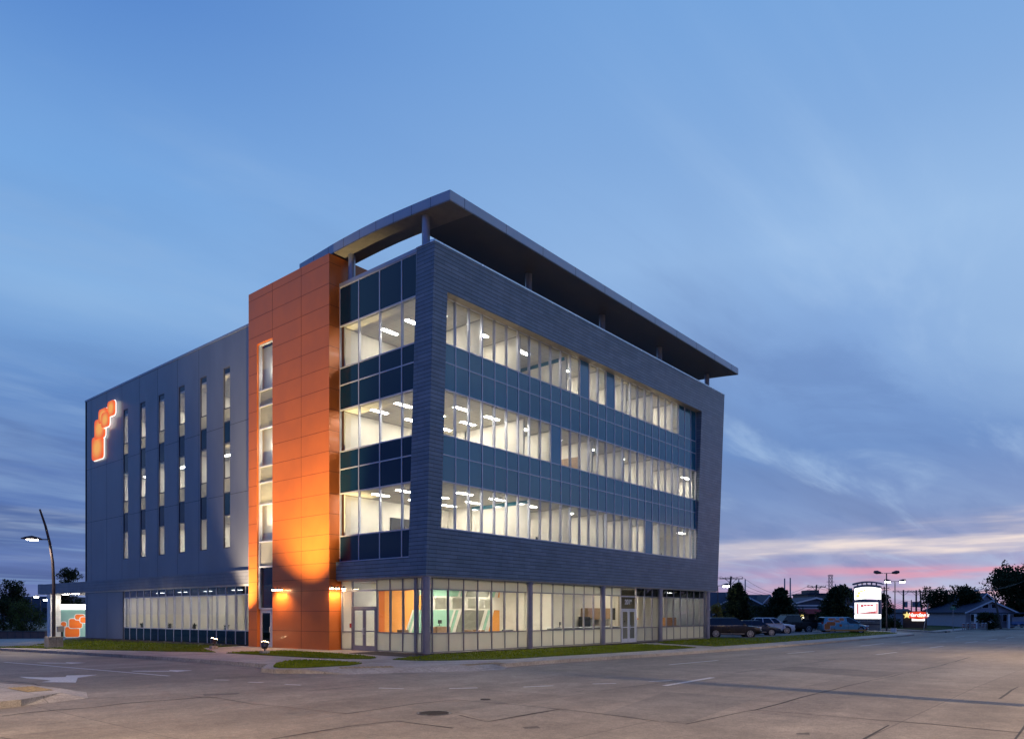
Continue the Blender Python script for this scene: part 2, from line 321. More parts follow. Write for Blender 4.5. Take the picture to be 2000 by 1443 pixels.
def leafm(name, a, b_, sc=1.3, tr=.25):
    m, nt, b = new_mat(name); L = nt.links; t = NN(nt, 'ShaderNodeTexCoord'); n = NN(nt, 'ShaderNodeTexNoise'); L.new(t.outputs['Object'], n.inputs[0]); n.inputs['Scale'].default_value = sc; n.inputs['Detail'].default_value = 5
    c = mixc(nt, sstep(nt, n.outputs[0], .35, .65), a, b_); L.new(c, b.inputs['Base Color']); b.inputs['Roughness'].default_value = .8; b.inputs['IOR'].default_value = 1.15
    tl = NN(nt, 'ShaderNodeBsdfTranslucent'); L.new(c, tl.inputs[0]); mx = NN(nt, 'ShaderNodeMixShader'); mx.inputs[0].default_value = tr
    L.new(b.outputs[0], mx.inputs[1]); L.new(tl.outputs[0], mx.inputs[2]); L.new(mx.outputs[0], nt.nodes['Material Output'].inputs[0]); return m
M['lawn'] = leafm('lawn_green', (.07, .1, .006), (.11, .14, .012), 2.2, 0)
M['blade'] = leafm('grass_blade', (.145, .195, .01), (.23, .265, .02), .8)
M['dlawn'] = leafm('far_lawn', (.03, .05, .015), (.05, .075, .02), .7, 0)
M['leafd'] = leafm('dark_foliage', (.018, .03, .014), (.045, .06, .025))
M['leafg'] = leafm('green_foliage', (.04, .06, .018), (.09, .11, .03))
M['leafy'] = leafm('yellow_foliage', (.26, .2, .03), (.4, .27, .05))
M['bark'] = mat('bark', (.07, .055, .045), .9, 0, .3, 8)
M['pole'] = mat('wooden_pole', (.09, .075, .065), .9, 0, .2, 6)
M['galv'] = mat('galvanised_steel', (.32, .33, .35), .4, .6, .1)
M['dpole'] = mat('dark_bronze_pole', (.075, .065, .07), .35, .5, .1)

# ------------------------------------------------------------------ ground
def sheet(name, poly, z0, thick, m, label=None, step=3.0, kind='structure', lip=0):
    bm = bmesh.new(); f = bm.faces.new([bm.verts.new((p[0], p[1], 0)) for p in poly])
    us = [p[0] for p in poly]; vs = [p[1] for p in poly]
    for ax, lo, hi in ((0, min(us), max(us)), (1, min(vs), max(vs))):
        lo, hi = max(lo, -60), min(hi, 110); t = lo + step
        while t < hi:
            co = (t, 0, 0) if ax == 0 else (0, t, 0); no = (1, 0, 0) if ax == 0 else (0, 1, 0)
            bmesh.ops.bisect_plane(bm, geom=bm.verts[:] + bm.edges[:] + bm.faces[:], plane_co=co, plane_no=no); t += step
    bmesh.ops.triangulate(bm, faces=bm.faces[:])
    if thick:
        r = bmesh.ops.extrude_face_region(bm, geom=bm.faces[:]); low = [e for e in r['geom'] if isinstance(e, bmesh.types.BMVert)]
        for v in low: v.co.z -= thick
    for v in bm.verts: v.co.z += z0 + gh(v.co.x, v.co.y)
    bmesh.ops.recalc_face_normals(bm, faces=bm.faces)
    if not thick:
        for f in bm.faces:
            if f.normal.z < 0: f.normal_flip()
    me = bpy.data.meshes.new(name); bm.to_mesh(me); bm.free(); me.materials.append(m)
    o = bpy.data.objects.new(name, me); COL.objects.link(o); o['kind'] = kind
    if label: o['label'] = label
    return o
gx = [-3000, -400, -120] + [-60 + 3 * i for i in range(57)] + [120, 160, 240, 500, 3500]
gb = MB(); n = len(gx)
gb.v = [(a, b, -.15 + gh(a, b)) for b in gx for a in gx]
gb.f = [(j * n + i, j * n + i + 1, (j + 1) * n + i + 1, (j + 1) * n + i) for j in range(n - 1) for i in range(n - 1)]; gb.m = [0] * len(gb.f)
g = gb.build('road', M['road'], smooth=True); g['kind'] = 'structure'; g['label'] = 'worn brown concrete road and crossing'
site = [(-8.75, 75), (-8.75, -.6), (-9.3, -1.3), (-10.05, -2.3), (-10.0, -3.1), (-9.4, -3.8), (-8.2, -4.7), (-6.8, -5.5), (-5.4, -6.4), (-4.2, -7.05), (-2.6, -7.2), (66, -7.2), (69.5, -6.4), (71, -4.5), (71.4, -2), (71.4, 75)]
sheet('sidewalk', site, 0.0, .4, M['walk'])
sheet('sidewalk', [(-17.25, -3.2), (-17.1, -4.6), (-17.5, -5.8), (-18.6, -6.7), (-21, -7.1), (-60, -7.2), (-60, 90), (-18.6, 90), (-18.2, 0)], 0.0, .4, M['walk'], 'sidewalk corner at the left edge')
sheet('sidewalk', [(80.5, -4), (82, -6.4), (85, -7.2), (400, -7.2), (400, -5.4), (83.5, -5.4), (83.5, 40), (80.5, 40)], 0.0, .4, M['walk'], 'sidewalk of the far block')
def lawn(poly, m=None, name='lawn', z=.03): return sheet(name, poly, z, .1, m or M['lawn'])
lawns = []
def L_(poly, dens): lawn(poly); lawns.append((poly, dens))
L_([(-8.0, 36.5), (-6.0, 36.5), (-.9, 41), (-.9, 15.5), (-3.2, 15.3), (-5.2, 9.9), (-6.1, 14.2), (-6.9, 20), (-7.3, 26.5)], 50)
L_([(-5.35, 8.6), (-4.3, 8.9), (-2.6, 7.6), (-2.55, 4.6), (-2.9, 1.2), (-3.6, -.7), (-4.2, -1.05), (-4.9, -.3), (-5.35, 1.2), (-5.5, 4.5)], 120)
L_([(-6.75, .35), (-6.25, -.5), (-6.15, -2.2), (-6.3, -3.1), (-7.2, -3.55), (-9.1, -3.3), (-9.6, -2.7), (-9.5, -2.2), (-8.5, -.75), (-7.6, .1)], 150)
L_([(-3.9, -2.1), (-3.75, -3.4), (-3.1, -4.1), (-.6, -5.5), (5, -5.55), (14, -5.55), (16.9, -5.5), (17.3, -4.6), (17.1, -2.0), (16.4, -1.3), (0, -1.1), (-2.6, -1.6)], 90)
L_([(19.5, -1.9), (19.4, -5.55), (66, -5.55), (67.5, -5), (68, -3.4), (66, -2.4), (33, -1.9), (33, -.5), (31.8, 6), (31, 6), (30.5, -.4), (21, -.5)], 34)
lawn([(83.5, -5.4), (300, -5.4), (300, 60), (83.5, 60)], M['dlawn'], 'lawn', .02)
lawn([(-60, 9), (-20, 9), (-20, 75), (-60, 75)], M['dlawn'], 'lawn', .03)
sheet('mulch_bed', [(-1.55, 41), (-.02, 41), (-.02, 15.6), (-1.5, 15.6)], .05, .1, M['mulch'], kind='stuff')
sheet('mulch_bed', [(-1.9, 3.4), (-.05, 3.5), (-.05, .0), (30, -.05), (30, -.75), (1.5, -.85), (-1.2, -1.35), (-2.3, -1.2)], .015, .05, M['mulch'], kind='stuff')
sheet('parking_lot', [(33.4, -1.6), (70.8, -2.0), (70.8, 60), (33.4, 60)], -.0, .05, M['lot'], kind='structure').location.z = .02
# grass blades along the lawns
bl = MB()
def inpoly(p, poly):
    c = False; j = len(poly) - 1
    for i in range(len(poly)):
        a, b = poly[i], poly[j]
        if (a[1] > p[1]) != (b[1] > p[1]) and p[0] < (b[0] - a[0]) * (p[1] - a[1]) / (b[1] - a[1]) + a[0]: c = not c
        j = i
    return c
for poly, dens in lawns:
    u0, u1 = min(p[0] for p in poly), max(p[0] for p in poly); v0, v1 = min(p[1] for p in poly), max(p[1] for p in poly)
    for _ in range(int((u1 - u0) * (v1 - v0) * dens)):
        p = (rnd.uniform(u0, u1), rnd.uniform(v0, v1))
        if not inpoly(p, poly): continue
        if p[0] > 30 and rnd.random() < .6: continue
        a = rnd.uniform(0, PI); h = rnd.uniform(.03, .07); w = .028 if p[0] < 20 else .05; zz = .028 + gh(*p)
        dx, dy = math.cos(a) * w, math.sin(a) * w; k = len(bl.v); lx, ly = rnd.uniform(-.04, .04), rnd.uniform(-.04, .04)
        bl.v += [(p[0] - dx, p[1] - dy, zz), (p[0] + dx, p[1] + dy, zz), (p[0] + lx, p[1] + ly, zz + h)]; bl.f.append((k, k + 1, k + 2)); bl.m.append(0)
gr = bl.build('grass', M['blade']); tag(gr, 'short mown grass blades covering the lawns', 'grass', kind='stuff')

# road markings and joints
def ribbon(mb, pts, w, z0=-.146, jit=0):
    q = [(p[0] + rnd.uniform(-jit, jit), p[1] + rnd.uniform(-jit, jit)) for p in pts]
    fine = []
    for a, b in zip(q, q[1:]):
        n = max(1, int(math.hypot(b[0] - a[0], b[1] - a[1]) / 1.2))
        for i in range(n):
            t = i / n; fine.append((a[0] + (b[0] - a[0]) * t + (rnd.uniform(-jit, jit) if i else 0), a[1] + (b[1] - a[1]) * t + (rnd.uniform(-jit, jit) if i else 0)))
    fine.append(q[-1]); vs = []
    for i, p in enumerate(fine):
        a = fine[max(0, i - 1)]; b = fine[min(len(fine) - 1, i + 1)]; dx, dy = b[0] - a[0], b[1] - a[1]; l = math.hypot(dx, dy) or 1
        ww = w * (1 if not jit else rnd.uniform(.35, 1.3)) / 2; nx, ny = -dy / l * ww, dx / l * ww
        for s in (1, -1):
            X, Y = p[0] + nx * s, p[1] + ny * s; vs.append((X, Y, z0 + gh(X, Y)))
    mb.add(vs, [(2 * i, 2 * i + 1, 2 * i + 3, 2 * i + 2) for i in range(len(fine) - 1)])
def zp(ox, oy, k, pts): return [PG(ox + a / k, oy + b / k, -.15) for a, b in pts]
ck = MB()
for w, pts in ((.05, zp(0, 1230, 2.857, [(0, 480), (150, 460), (300, 448), (500, 432), (700, 408), (880, 395), (1000, 385), (1150, 372), (1210, 375)])),
               (.03, zp(0, 1230, 2.857, [(220, 390), (600, 378), (980, 362), (1100, 370), (1250, 383), (1400, 410), (1600, 430), (1780, 452), (1930, 467), (2000, 458)])),
               (.05, zp(600, 1230, 2.857, [(-210, 607), (0, 575), (250, 535), (490, 507)])), (.035, zp(600, 1230, 2.857, [(490, 507), (810, 545)])), (.05, zp(600, 1230, 2.857, [(840, 475), (1000, 510), (1250, 468), (1400, 440)])),
               (.025, zp(600, 1230, 2.857, [(1400, 440), (1100, 410), (830, 388), (600, 410), (220, 467)])), (.025, zp(600, 1230, 2.857, [(1400, 440), (1750, 480), (2000, 515)])),
               (.035, zp(1300, 1190, 2.857, [(0, 625), (120, 640), (440, 567), (510, 560), (850, 465), (1270, 372), (1330, 355), (1500, 320), (1700, 265), (1990, 205)])),
               (.03, zp(1300, 1190, 2.857, [(350, 360), (540, 333), (700, 315), (980, 272), (1400, 215)])), (.025, zp(1300, 1190, 2.857, [(510, 560), (1000, 600), (1500, 640), (2000, 690)])),
               (.03, zp(1300, 1190, 2.857, [(1110, 723), (1245, 645)])), (.035, zp(1300, 1190, 2.857, [(1870, 497), (1970, 430)])), (.035, zp(1300, 1190, 2.857, [(1940, 723), (2000, 640)])),
               (.03, zp(0, 1230, 2.857, [(0, 600), (60, 607), (120, 612)])), (.05, zp(0, 1230, 2.857, [(0, 282), (90, 290), (180, 298), (245, 318), (262, 335)])),
               (.03, zp(600, 1230, 2.857, [(1500, 345), (1540, 335), (1620, 340), (1800, 315), (2000, 292)])), (.03, zp(600, 1230, 2.857, [(0, 340), (400, 300), (800, 262), (1150, 232), (1500, 222), (2000, 240)]))):
    ribbon(ck, pts, w * 1.4, -.1455, .035)
for i, (pts, f) in enumerate((([(1643, 1286), (1846, 1295), (1766, 1312), (1552, 1300)], 1.14), ([(1552, 1300.5), (1766, 1312.5), (1715, 1323), (1500, 1307)], .8), ([(1300, 1350), (1478, 1362), (1340, 1413), (1200, 1398), (1180, 1392)], .88), ([(895, 1388), (1000, 1372), (1090, 1383), (955, 1407)], 1.1), ([(1020, 1380), (960, 1365), (880, 1370), (790, 1380), (830, 1386), (900, 1387)], .92), ([(1870, 1281), (1990, 1262), (2040, 1300), (1848, 1301)], 1.06), ([(395, 1355), (470, 1352), (462, 1355.5), (400, 1358)], .62), ([(1555, 1431), (1580, 1430), (1582, 1434), (1556, 1433.5)], .45), ([(1020, 1419), (1050, 1417), (1056, 1421), (1026, 1422.5)], .5), ([(560, 1392), (620, 1386), (640, 1390), (580, 1398)], .85))):
    q = [PG(a, b, -.15) for a, b in pts]; mb = MB(); mb.add([(a, b, -.149 + .0012 * (i % 2) + gh(a, b)) for a, b in q], [tuple(range(len(q)))])
    pm = road_mat('road_patch_%d' % i, tuple(c * f for c in (.245, .203, .155)), tuple(c * f for c in (.25, .22, .175)), 40, 40); o = mb.build('road_patch', pm); o['kind'] = 'structure'
o = ck.build('pavement_joint', M['crack']); o['kind'] = 'structure'
mk = MB()
for a, b in (((418, 1327), (447, 1327.5)), ((485, 1331.5), (513, 1332.5)), ((557, 1336), (588, 1337.3)), ((740, 1343), (788, 1344.5)), ((877, 1343.8), (933, 1342.8)), ((1022, 1341), (1080, 1338.5)), ((1157, 1335), (1203, 1334)), ((1268, 1330.5), (1312, 1328)),
             ((1307, 1297.5), (1402, 1289)), ((1537, 1275.8), (1590, 1271.3)), ((1712, 1277.8), (1752, 1273)), ((1680, 1261), (1725, 1256)), ((1816, 1264.5), (1842, 1261)), ((1885, 1255), (1910, 1252)), ((1930, 1249.5), (1948, 1247)), ((1965, 1245.5), (1980, 1243.5)), ((1760, 1255), (1782, 1252.5)), ((1866, 1244), (1884, 1242))):
    ribbon(mk, [PG(*a, -.15), PG(*b, -.15)], .13, -.146)
ribbon(mk, [PG(8, 1292.5, -.15), PG(170, 1306, -.15), PG(330, 1319.5, -.15)], .13, -.146)
ribbon(mk, [PG(1298, 1338.5, -.15), PG(1392, 1322.5, -.15)], .18, -.146)
def flat(mb, pts, z0=-.145):
    q = [PG(a, b, -.15) for a, b in pts]; mb.add([(a, b, z0 + gh(a, b)) for a, b in q], [tuple(range(len(q)))])
for pts in ([(37, 1321), (90, 1322.5), (128, 1321.5), (130, 1318.5), (190, 1317.2), (152, 1323), (148, 1332.5), (80, 1331.5), (100, 1329), (92, 1327.5), (52, 1324)],
            [(255, 1309.6), (330, 1309.3), (332, 1307.8), (376, 1308.6), (345, 1311.6), (335, 1310.6), (290, 1311), (262, 1310.6)],
            [(70, 1293.5), (128, 1294), (130, 1292.8), (168, 1293.6), (140, 1295.6), (130, 1294.8), (90, 1294.9)]):
    flat(mk, pts)
o = mk.build('road_marking', M['paint']); o['kind'] = 'structure'
rp = MB()
def wedge(pts, side, width, flatends=True):
    n = len(pts); outp = []
    for i, p in enumerate(pts):
        a = pts[max(0, i - 1)]; b = pts[min(n - 1, i + 1)]; dx, dy = b[0] - a[0], b[1] - a[1]; l = math.hypot(dx, dy); wv = width * (.06 if i in (0, n - 1) else 1)
        outp.append((p[0] + dy / l * wv * side, p[1] - dx / l * wv * side))
    vs = [(p[0], p[1], .003 + gh(*p)) for p in pts] + [(p[0], p[1], -.148 + gh(*p)) for p in outp]
    rp.add(vs, [(i, i + 1, n + i + 1, n + i) for i in range(n - 1)])
wedge([(-9.4, -3.78), (-8.2, -4.68), (-6.8, -5.48), (-5.4, -6.38), (-4.2, -7.03), (-3.4, -7.12), (-2.6, -7.18)], 1, .7)
wedge([(-17.25, -3.2), (-17.12, -4.6), (-17.52, -5.8), (-18.6, -6.68)], -1, .6)
o = rp.build('kerb_ramp', M['walk']); o['kind'] = 'structure'
def tactile(c, du, dv, w_, h_):
    tb = MB(); l = math.hypot(du, dv); du, dv = du / l, dv / l
    P_ = lambda s_, t_, o: (c[0] + du * s_ * w_ - dv * t_ * h_, c[1] + dv * s_ * w_ + du * t_ * h_, o + gh(*c))
    tb.add([P_(-.5, -.5, .007), P_(.5, -.5, .007), P_(.5, .5, .007), P_(-.5, .5, .007)], [(0, 1, 2, 3)])
    for i in range(12):
        for j in range(6):
            p = P_((i + .5) / 12 - .5, (j + .5) / 6 - .5, .007); tb.tube([p, (p[0], p[1], p[2] + .012)], [.03, .022], 6)
    o = tb.build('tactile_paving', M['tact']); o['kind'] = 'structure'; o['label'] = 'yellow dimpled kerb ramp pad'
tactile((-7.4, -4.75), 1.4, -.85, 1.9, .7); tactile((-3.5, -6.75), 1, -.1, 1.9, .6); tactile((-17.7, -4.3), 0, 1, 1.5, .6)
def manhole(px, py, r, label):
    c = PG(px, py, -.15); t = thing('manhole_cover', label, 'manhole cover', (c[0], c[1], -.15 + gh(*c)))
    zz = -.15 + gh(*c); MB().tube([(c[0], c[1], zz - .02), (c[0], c[1], zz + .006)], r, 28).build('rim', M['dpole'], t)
    m = MB()
    m.tube([(c[0], c[1], zz - .01), (c[0], c[1], zz + .009)], r * .86, 28)
    for k in range(-4, 5):
        w = math.sqrt(max(0, (r * .75) ** 2 - (k * r * .17) ** 2)); m.box((c[0] - w, c[1] + k * r * .17 - .012, zz + .009), (c[0] + w, c[1] + k * r * .17 + .012, zz + .016))
    m.build('lid', M['crack'], t)
manhole(848, 1392, .36, 'large round manhole cover in the middle of the foreground road'); manhole(948, 1365.5, .14, 'small round valve cover behind the large manhole cover')

# ------------------------------------------------------------------ the office building
B = thing('office_building', 'four storey slate grey office block with orange tower and lit windows', 'building', (0, 0, 0))
ZL = [5.98, 8.24, 9.51, 10.45, 12.65, 13.95, 14.86, 17.08]
FFL = [5.12, 9.55, 13.98]; CEI = [8.2, 12.6, 17.03]
UE, VB = 31.3, 41.0
def leanv(z): return -.28 - .585 * (z - 3.7) / 15.42
def fr(u0, u1, z0, z1, th=.28, zt=None):   # piece of the leaning front wall
    a, b = leanv(z0), leanv(z1)
    return [(u0, a, z0), (u1, a, z0), (u1, a + th, z0), (u0, a + th, z0), (u0, b, z1), (u1, b, z1), (u1, b + th, z1), (u0, b + th, z1)]
w = MB(); OU0, OU1, OZ0, OZ1 = .6, 27.45, 5.95, 17.07
for a in ((-.31, UE, 3.7, OZ0), (-.31, UE, OZ1, 19.12), (-.31, OU0, OZ0, OZ1), (OU1, UE, OZ0, OZ1)): w.hexa(fr(*a, th=.28 if a[0] != -.31 or a[1] != OU0 else .28))
# jamb returns down to the glass, lit soffit of the opening
w.hexa([(OU1, leanv(OZ0) + .28, OZ0), (UE, leanv(OZ0) + .28, OZ0), (UE, 0, OZ0), (OU1, 0, OZ0), (OU1, leanv(OZ1) + .28, OZ1), (UE, leanv(OZ1) + .28, OZ1), (UE, 0, OZ1), (OU1, 0, OZ1)])
w.build('leaning_front_wall', M['tile'], B)
MB().box((OU0, leanv(17.08) + .005, 17.062), (OU1, -.1, 17.5)).build('opening_soffit', M['tan'], B)
w = MB()     # side pier of the frame (parallelogram) and lower band on the side
w.hexa([(-.31, leanv(4.6) + .28, 4.6), (-.0, leanv(4.6) + .28, 4.6), (-.0, .93, 4.6), (-.31, .93, 4.6), (-.31, leanv(19.12) + .28, 19.12), (0, leanv(19.12) + .28, 19.12), (0, .345, 19.12), (-.31, .345, 19.12)])
w.box((-.31, 0.0, 3.7), (-.0, 6.585, 4.6)); w.box((-.309, -.002, 3.7), (-.2, .93, 4.6))
w.build('side_pier_wall', M['tile'], B)
w = MB(); w.hexa([(-.33, leanv(19.12) - .02, 19.12), (UE + .02, leanv(19.12) - .02, 19.12), (UE + .02, leanv(19.12) + .3, 19.12), (-.33, leanv(19.12) + .3, 19.12), (-.33, leanv(19.12) - .02, 19.2), (UE + .02, leanv(19.12) - .02, 19.2), (UE + .02, leanv(19.12) + .3, 19.25), (-.33, leanv(19.12) + .3, 19.25)])
w.build('front_parapet_cap', M['cap'], B)
w = MB(); w.box((-.34, -.57, 19.12), (-.0, .37, 19.18)); w.box((-.1, .37, 19.14), (.2, 6.58, 19.33)); w.build('side_parapet_cap', M['canopy'], B)
MB().box((-.27, -.24, 3.62), (UE - .05, 6.55, 3.697)).build('ground_soffit', M['tan'], B)
w = MB(); w.box((UE - .3, leanv(4), 3.7), (UE, 14, 18.9)); w.box((UE - .3, 14, 0), (UE, VB, 19.4)); w.box((0, VB - .3, 0), (UE, VB, 19.4)); w.box((29.7, .1, 0), (30.0, 30, 3.7)); w.build('rear_wall', M['panel'], B)
MB().box((.3, .1, 18.5), (31, 40.6, 18.7)).build('roof', M['soffit'], B)

# curtain walls -------------------------------------------------------
def glazing(axis, c, marks, zs, kinds, name_glass, mull=.055, dep=.12, skip=None, frame_mat=None, fwz=.05, out=.03):
    """axis 'v': plane v=c spanned in u; axis 'u': plane u=c spanned in v. one part per horizontal band, frame as a separate part"""
    def P(t, off, zz): return (t, c + off, zz) if axis == 'v' else (c + off, t, zz)
    fb = MB(); t0, t1 = marks[0], marks[-1]
    for t in marks:
        ww = mull / 2; fb.box(P(t - ww, -out, zs[0]), P(t + ww, dep, zs[-1]))
    for zz in zs: 
        fb.box(P(t0, -out + .004, zz - fwz / 2), P(t1, dep - .02, zz + fwz / 2))
    frame = fb.build('mullion_frame', frame_mat or M['alu'], B)
    for i, k in enumerate(kinds):
        if k is None: continue
        runs = []
        for j in range(len(marks) - 1):
            kk = skip(i, j) if skip and skip(i, j) else k
            if kk == 'none': continue
            if not runs or runs[-1][0] != kk: runs.append((kk, MB()))
            ta, tb_ = marks[j] + (.012 if len(runs[-1][1].v) == 0 else 0), marks[j + 1] - (.0 if j < len(marks) - 2 else .012)
            if kk in ('glass', 'dglass'): runs[-1][1].quad(P(ta, .008, zs[i] + .01), P(tb_, .008, zs[i] + .01), P(tb_, .008, zs[i + 1] - .01), P(ta, .008, zs[i + 1] - .01))
            else: runs[-1][1].box(P(ta, .0, zs[i] + .01), P(tb_, .018, zs[i + 1] - .01))
        for kk, mb in runs:
            mb.build({'glass': 'window', 'dglass': 'tinted_window', 'frost': 'frosted_window', 'spand': 'spandrel_panel', 'spandf': 'spandrel_panel', 'blue': 'blue_panel'}[kk], M[kk], B)
um = [OU0] + [round(1.63 + .96 * k, 3) for k in range(27)] + [OU1]
dk = {6: (12, 15, 25, 26, 27), 3: (9,), 0: (20,)}
glazing('v', -.3, um, ZL, ['glass', 'spandf', 'spandf', 'glass', 'spandf', 'spandf', 'glass'], 'w', skip=lambda i, j: ('spandf' if j > 24 else 'blue') if j in dk.get(i, ()) else None)
# side curtain wall, cut by the leaning pier (pier covers the ragged end)
glazing('u', -.045, [.62, 1.696, 3.348, 5.002, 6.585], [4.64] + ZL + [19.12], ['spand', 'glass', 'spand', 'spand', 'glass', 'spand', 'spand', 'glass', 'spand'], 's', mull=.06, fwz=.06, dep=.1)
glazing('u', -.045, [.36, .62], [12.65, 13.95, 14.86, 17.08, 19.12], ['spand', 'spand', 'glass', 'spand'], 's', mull=.03, fwz=.06, dep=.1)
# ground floor
gz = [.05, .96, 3.07, 3.63]
gl = [0.1, .37, 1.46, 2.51, 3.55, 4.62, 5.67, 6.74, 7.8, 8.85, 9.91, 10.97, 12.01, 13.07, 14.12, 15.1, 16.2, 17.3]
glazing('v', 0, gl, gz, ['frost', 'glass', 'frost'], 'g', frame_mat=M['steel'], dep=.09)
glazing('v', 0, [19.22, 20.33, 21.37, 22.7, 23.46, 24.5, 25.54, 26.6, 27.7, 28.69, 29.4], gz, ['frost', 'glass', 'dglass'], 'g', frame_mat=M['steel'], dep=.09)
glazing('u', 0, [6.5, 5.62][::-1], gz, ['frost', 'glass', 'frost'], 'g', frame_mat=M['steel'], dep=.09)
glazing('u', 0, [.1, .32, .72, 1.68, 2.62, 3.62], gz, ['frost', 'glass', 'frost'], 'g', frame_mat=M['steel'], dep=.09)
MB().box((-.08, .64, 0), (.1, .8, 3.63)).build('corner_post', M['steel'], B)
def panes(pts, k='glass', nm='transom_window'):
    for a, b in pts: MB().box(a, b).build(nm, M[k], B)
panes([((0, 3.66, 2.27), (.02, 5.58, 3.05)), ((0, 3.66, 3.12), (.02, 5.58, 3.6)), ((17.36, 0, 2.24), (19.16, .02, 3.0)), ((17.36, 0, 3.1), (19.16, .02, 3.6))])
for a_, b_ in (((-.03, 3.6, 3.05), (.09, 5.64, 3.12)), ((-.03, 3.6, 3.6), (.09, 5.64, 3.66)), ((17.3, -.03, 3.0), (19.22, .09, 3.07)), ((17.3, -.03, 3.6), (19.22, .09, 3.66))): MB().box(a_, b_).build('door_transom', M['alu'], B)
def double_door(axis, c, t0, t1, zt, m_frame, gl='glass'):
    def P(t, off, zz): return (t, c + off, zz) if axis == 'v' else (c + off, t, zz)
    f = MB(); f.box(P(t0, -.05, 0), P(t0 + .07, .1, zt + .07)); f.box(P(t1 - .07, -.05, 0), P(t1, .1, zt + .07)); f.box(P(t0 + .07, -.05, zt), P(t1 - .07, .1, zt + .07))
    fr_ = f.build('door_frame', m_frame, B); mid = (t0 + t1) / 2
    for a, b in ((t0 + .08, mid - .005), (mid + .005, t1 - .08)):
        d = MB(); s = .11
        d.box(P(a, -.02, .01), P(a + s, .03, zt - .01)); d.box(P(b - s, -.02, .01), P(b, .03, zt - .01)); d.box(P(a + s, -.02, .01), P(b - s, .03, .27)); d.box(P(a + s, -.02, zt - .13), P(b - s, .03, zt - .01)); d.box(P(a + s, -.012, .98), P(b - s, .03, 1.04))
        dl = d.build('door', m_frame, B); MB().box(P(a + s, 0, .27), P(b - s, .012, zt - .13)).build('door_pane', M[gl], dl)
        hx = b - .06 if a < mid - .2 else a + .06
        h = MB(); h.tube([P(hx, -.02, .85), P(hx, -.09, .88), P(hx, -.09, 1.15), P(hx, -.02, 1.18)], .014, 8); h.build('door_handle', M['alu'], dl)
        p = MB(); p.tube([P(a + s, .06, 1.01), P(b - s, .06, 1.01)], .018, 8); p.build('push_bar', M['ink'], dl)
double_door('u', 0, 3.62, 5.62, 2.2, M['steel'])
double_door('v', 0, 17.3, 19.22, 2.16, M['white'])
# columns
for i, (cu, cvv) in enumerate([(-.17, -.17), (7.58, -.17), (14.88, -.17), (22.2, -.17), (29.75, -.17)]):
    m = MB(); m.tube([(cu, cvv, -.05), (cu, cvv, 3.64)], .17 if i else .18, 24); m.tube([(cu, cvv, 3.5), (cu, cvv, 3.63)], .2, 24); m.build('column', M['steel'], B, smooth=True)
for cu, cvv, zt in [(-.0, .05, 20.72), (7.75, .05, 20.72), (15.15, .05, 20.72), (22.5, .05, 20.72), (30.1, .05, 20.72), (.3, 6.05, 21.0)]:
    MB().tube([(cu, cvv, 18.6), (cu, cvv, zt)], .19, 24).build('roof_post', M['canopy'], B, smooth=True)
# roof canopy: L shaped, gently arched across
def ctop(v): return interp(v, [(-2, 21.0), (-.73, 21.12), (.57, 21.21), (1.82, 21.29), (3.12, 21.345), (4.42, 21.365), (5.73, 21.35), (6.5, 21.34), (8.3, 21.25), (9.69, 21.2)])
def band_roof(u0, u1, va, vb, nm, n=18):
    m = MB(); t = .48
    vs = [va + (vb - va) * i / n for i in range(n + 1)]
    for a, b in zip(vs, vs[1:]):
        m.hexa([(u0, a, ctop(a) - t), (u1, a, ctop(a) - t), (u1, b, ctop(b) - t), (u0, b, ctop(b) - t), (u0, a, ctop(a)), (u1, a, ctop(a)), (u1, b, ctop(b)), (u0, b, ctop(b))])
    return m
cn = MB(); CU0, CU1 = -.447, 31.29
def slabs(u0, u1, va, vb, n, m, z_lo, z_hi, mi):
    vs = [va + (vb - va) * i / n for i in range(n + 1)]
    T = [(u0, v, ctop(v) + z_hi) for v in vs] + [(u1, v, ctop(v) + z_hi) for v in vs]; Bq = [(u0, v, ctop(v) + z_lo) for v in vs] + [(u1, v, ctop(v) + z_lo) for v in vs]
    k = n + 1; f = []
    for i in range(n):
        f.append((i, i + 1, k + i + 1, k + i)); f.append((2 * k + i, 2 * k + k + i, 2 * k + k + i + 1, 2 * k + i + 1))
        f.append((i, 2 * k + i, 2 * k + i + 1, i + 1)); f.append((k + i, k + i + 1, 3 * k + i + 1, 3 * k + i))
    f.append((0, k, 3 * k, 2 * k)); f.append((n, 2 * k + n, 3 * k + n, k + n)); m.add(T + Bq, f, mi)
slabs(CU0, CU1, -2.0, 1.35, 6, cn, -.44, 0, 0); slabs(CU0, 1.05, 1.35, 9.7, 14, cn, -.44, 0, 0)
for v in [-.73 + 1.3 * i for i in range(8)]: cn.box((CU0 - .004, v - .01, ctop(v) - .49), (CU0 + .02, v + .01, ctop(v)), 1)
for k in range(11): u = CU0 + .95 + 2.95 * k; cn.box((u - .01, -2.004, ctop(-2) - .49), (u + .01, -1.98, ctop(-2)), 1)
cn.build('roof_canopy', [M['canopy'], M['joint']], B)
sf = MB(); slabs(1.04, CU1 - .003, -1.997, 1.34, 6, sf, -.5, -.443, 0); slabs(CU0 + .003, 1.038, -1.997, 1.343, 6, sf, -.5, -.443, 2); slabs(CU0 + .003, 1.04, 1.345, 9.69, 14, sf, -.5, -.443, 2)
sf.build('canopy_soffit', [M['soffit'], M['joint'], mat('floodlit_soffit_tone', (.21, .2, .19), .5, 0, .1)], B)  # left band gets a lighter soffit colour, standing for floodlight on it

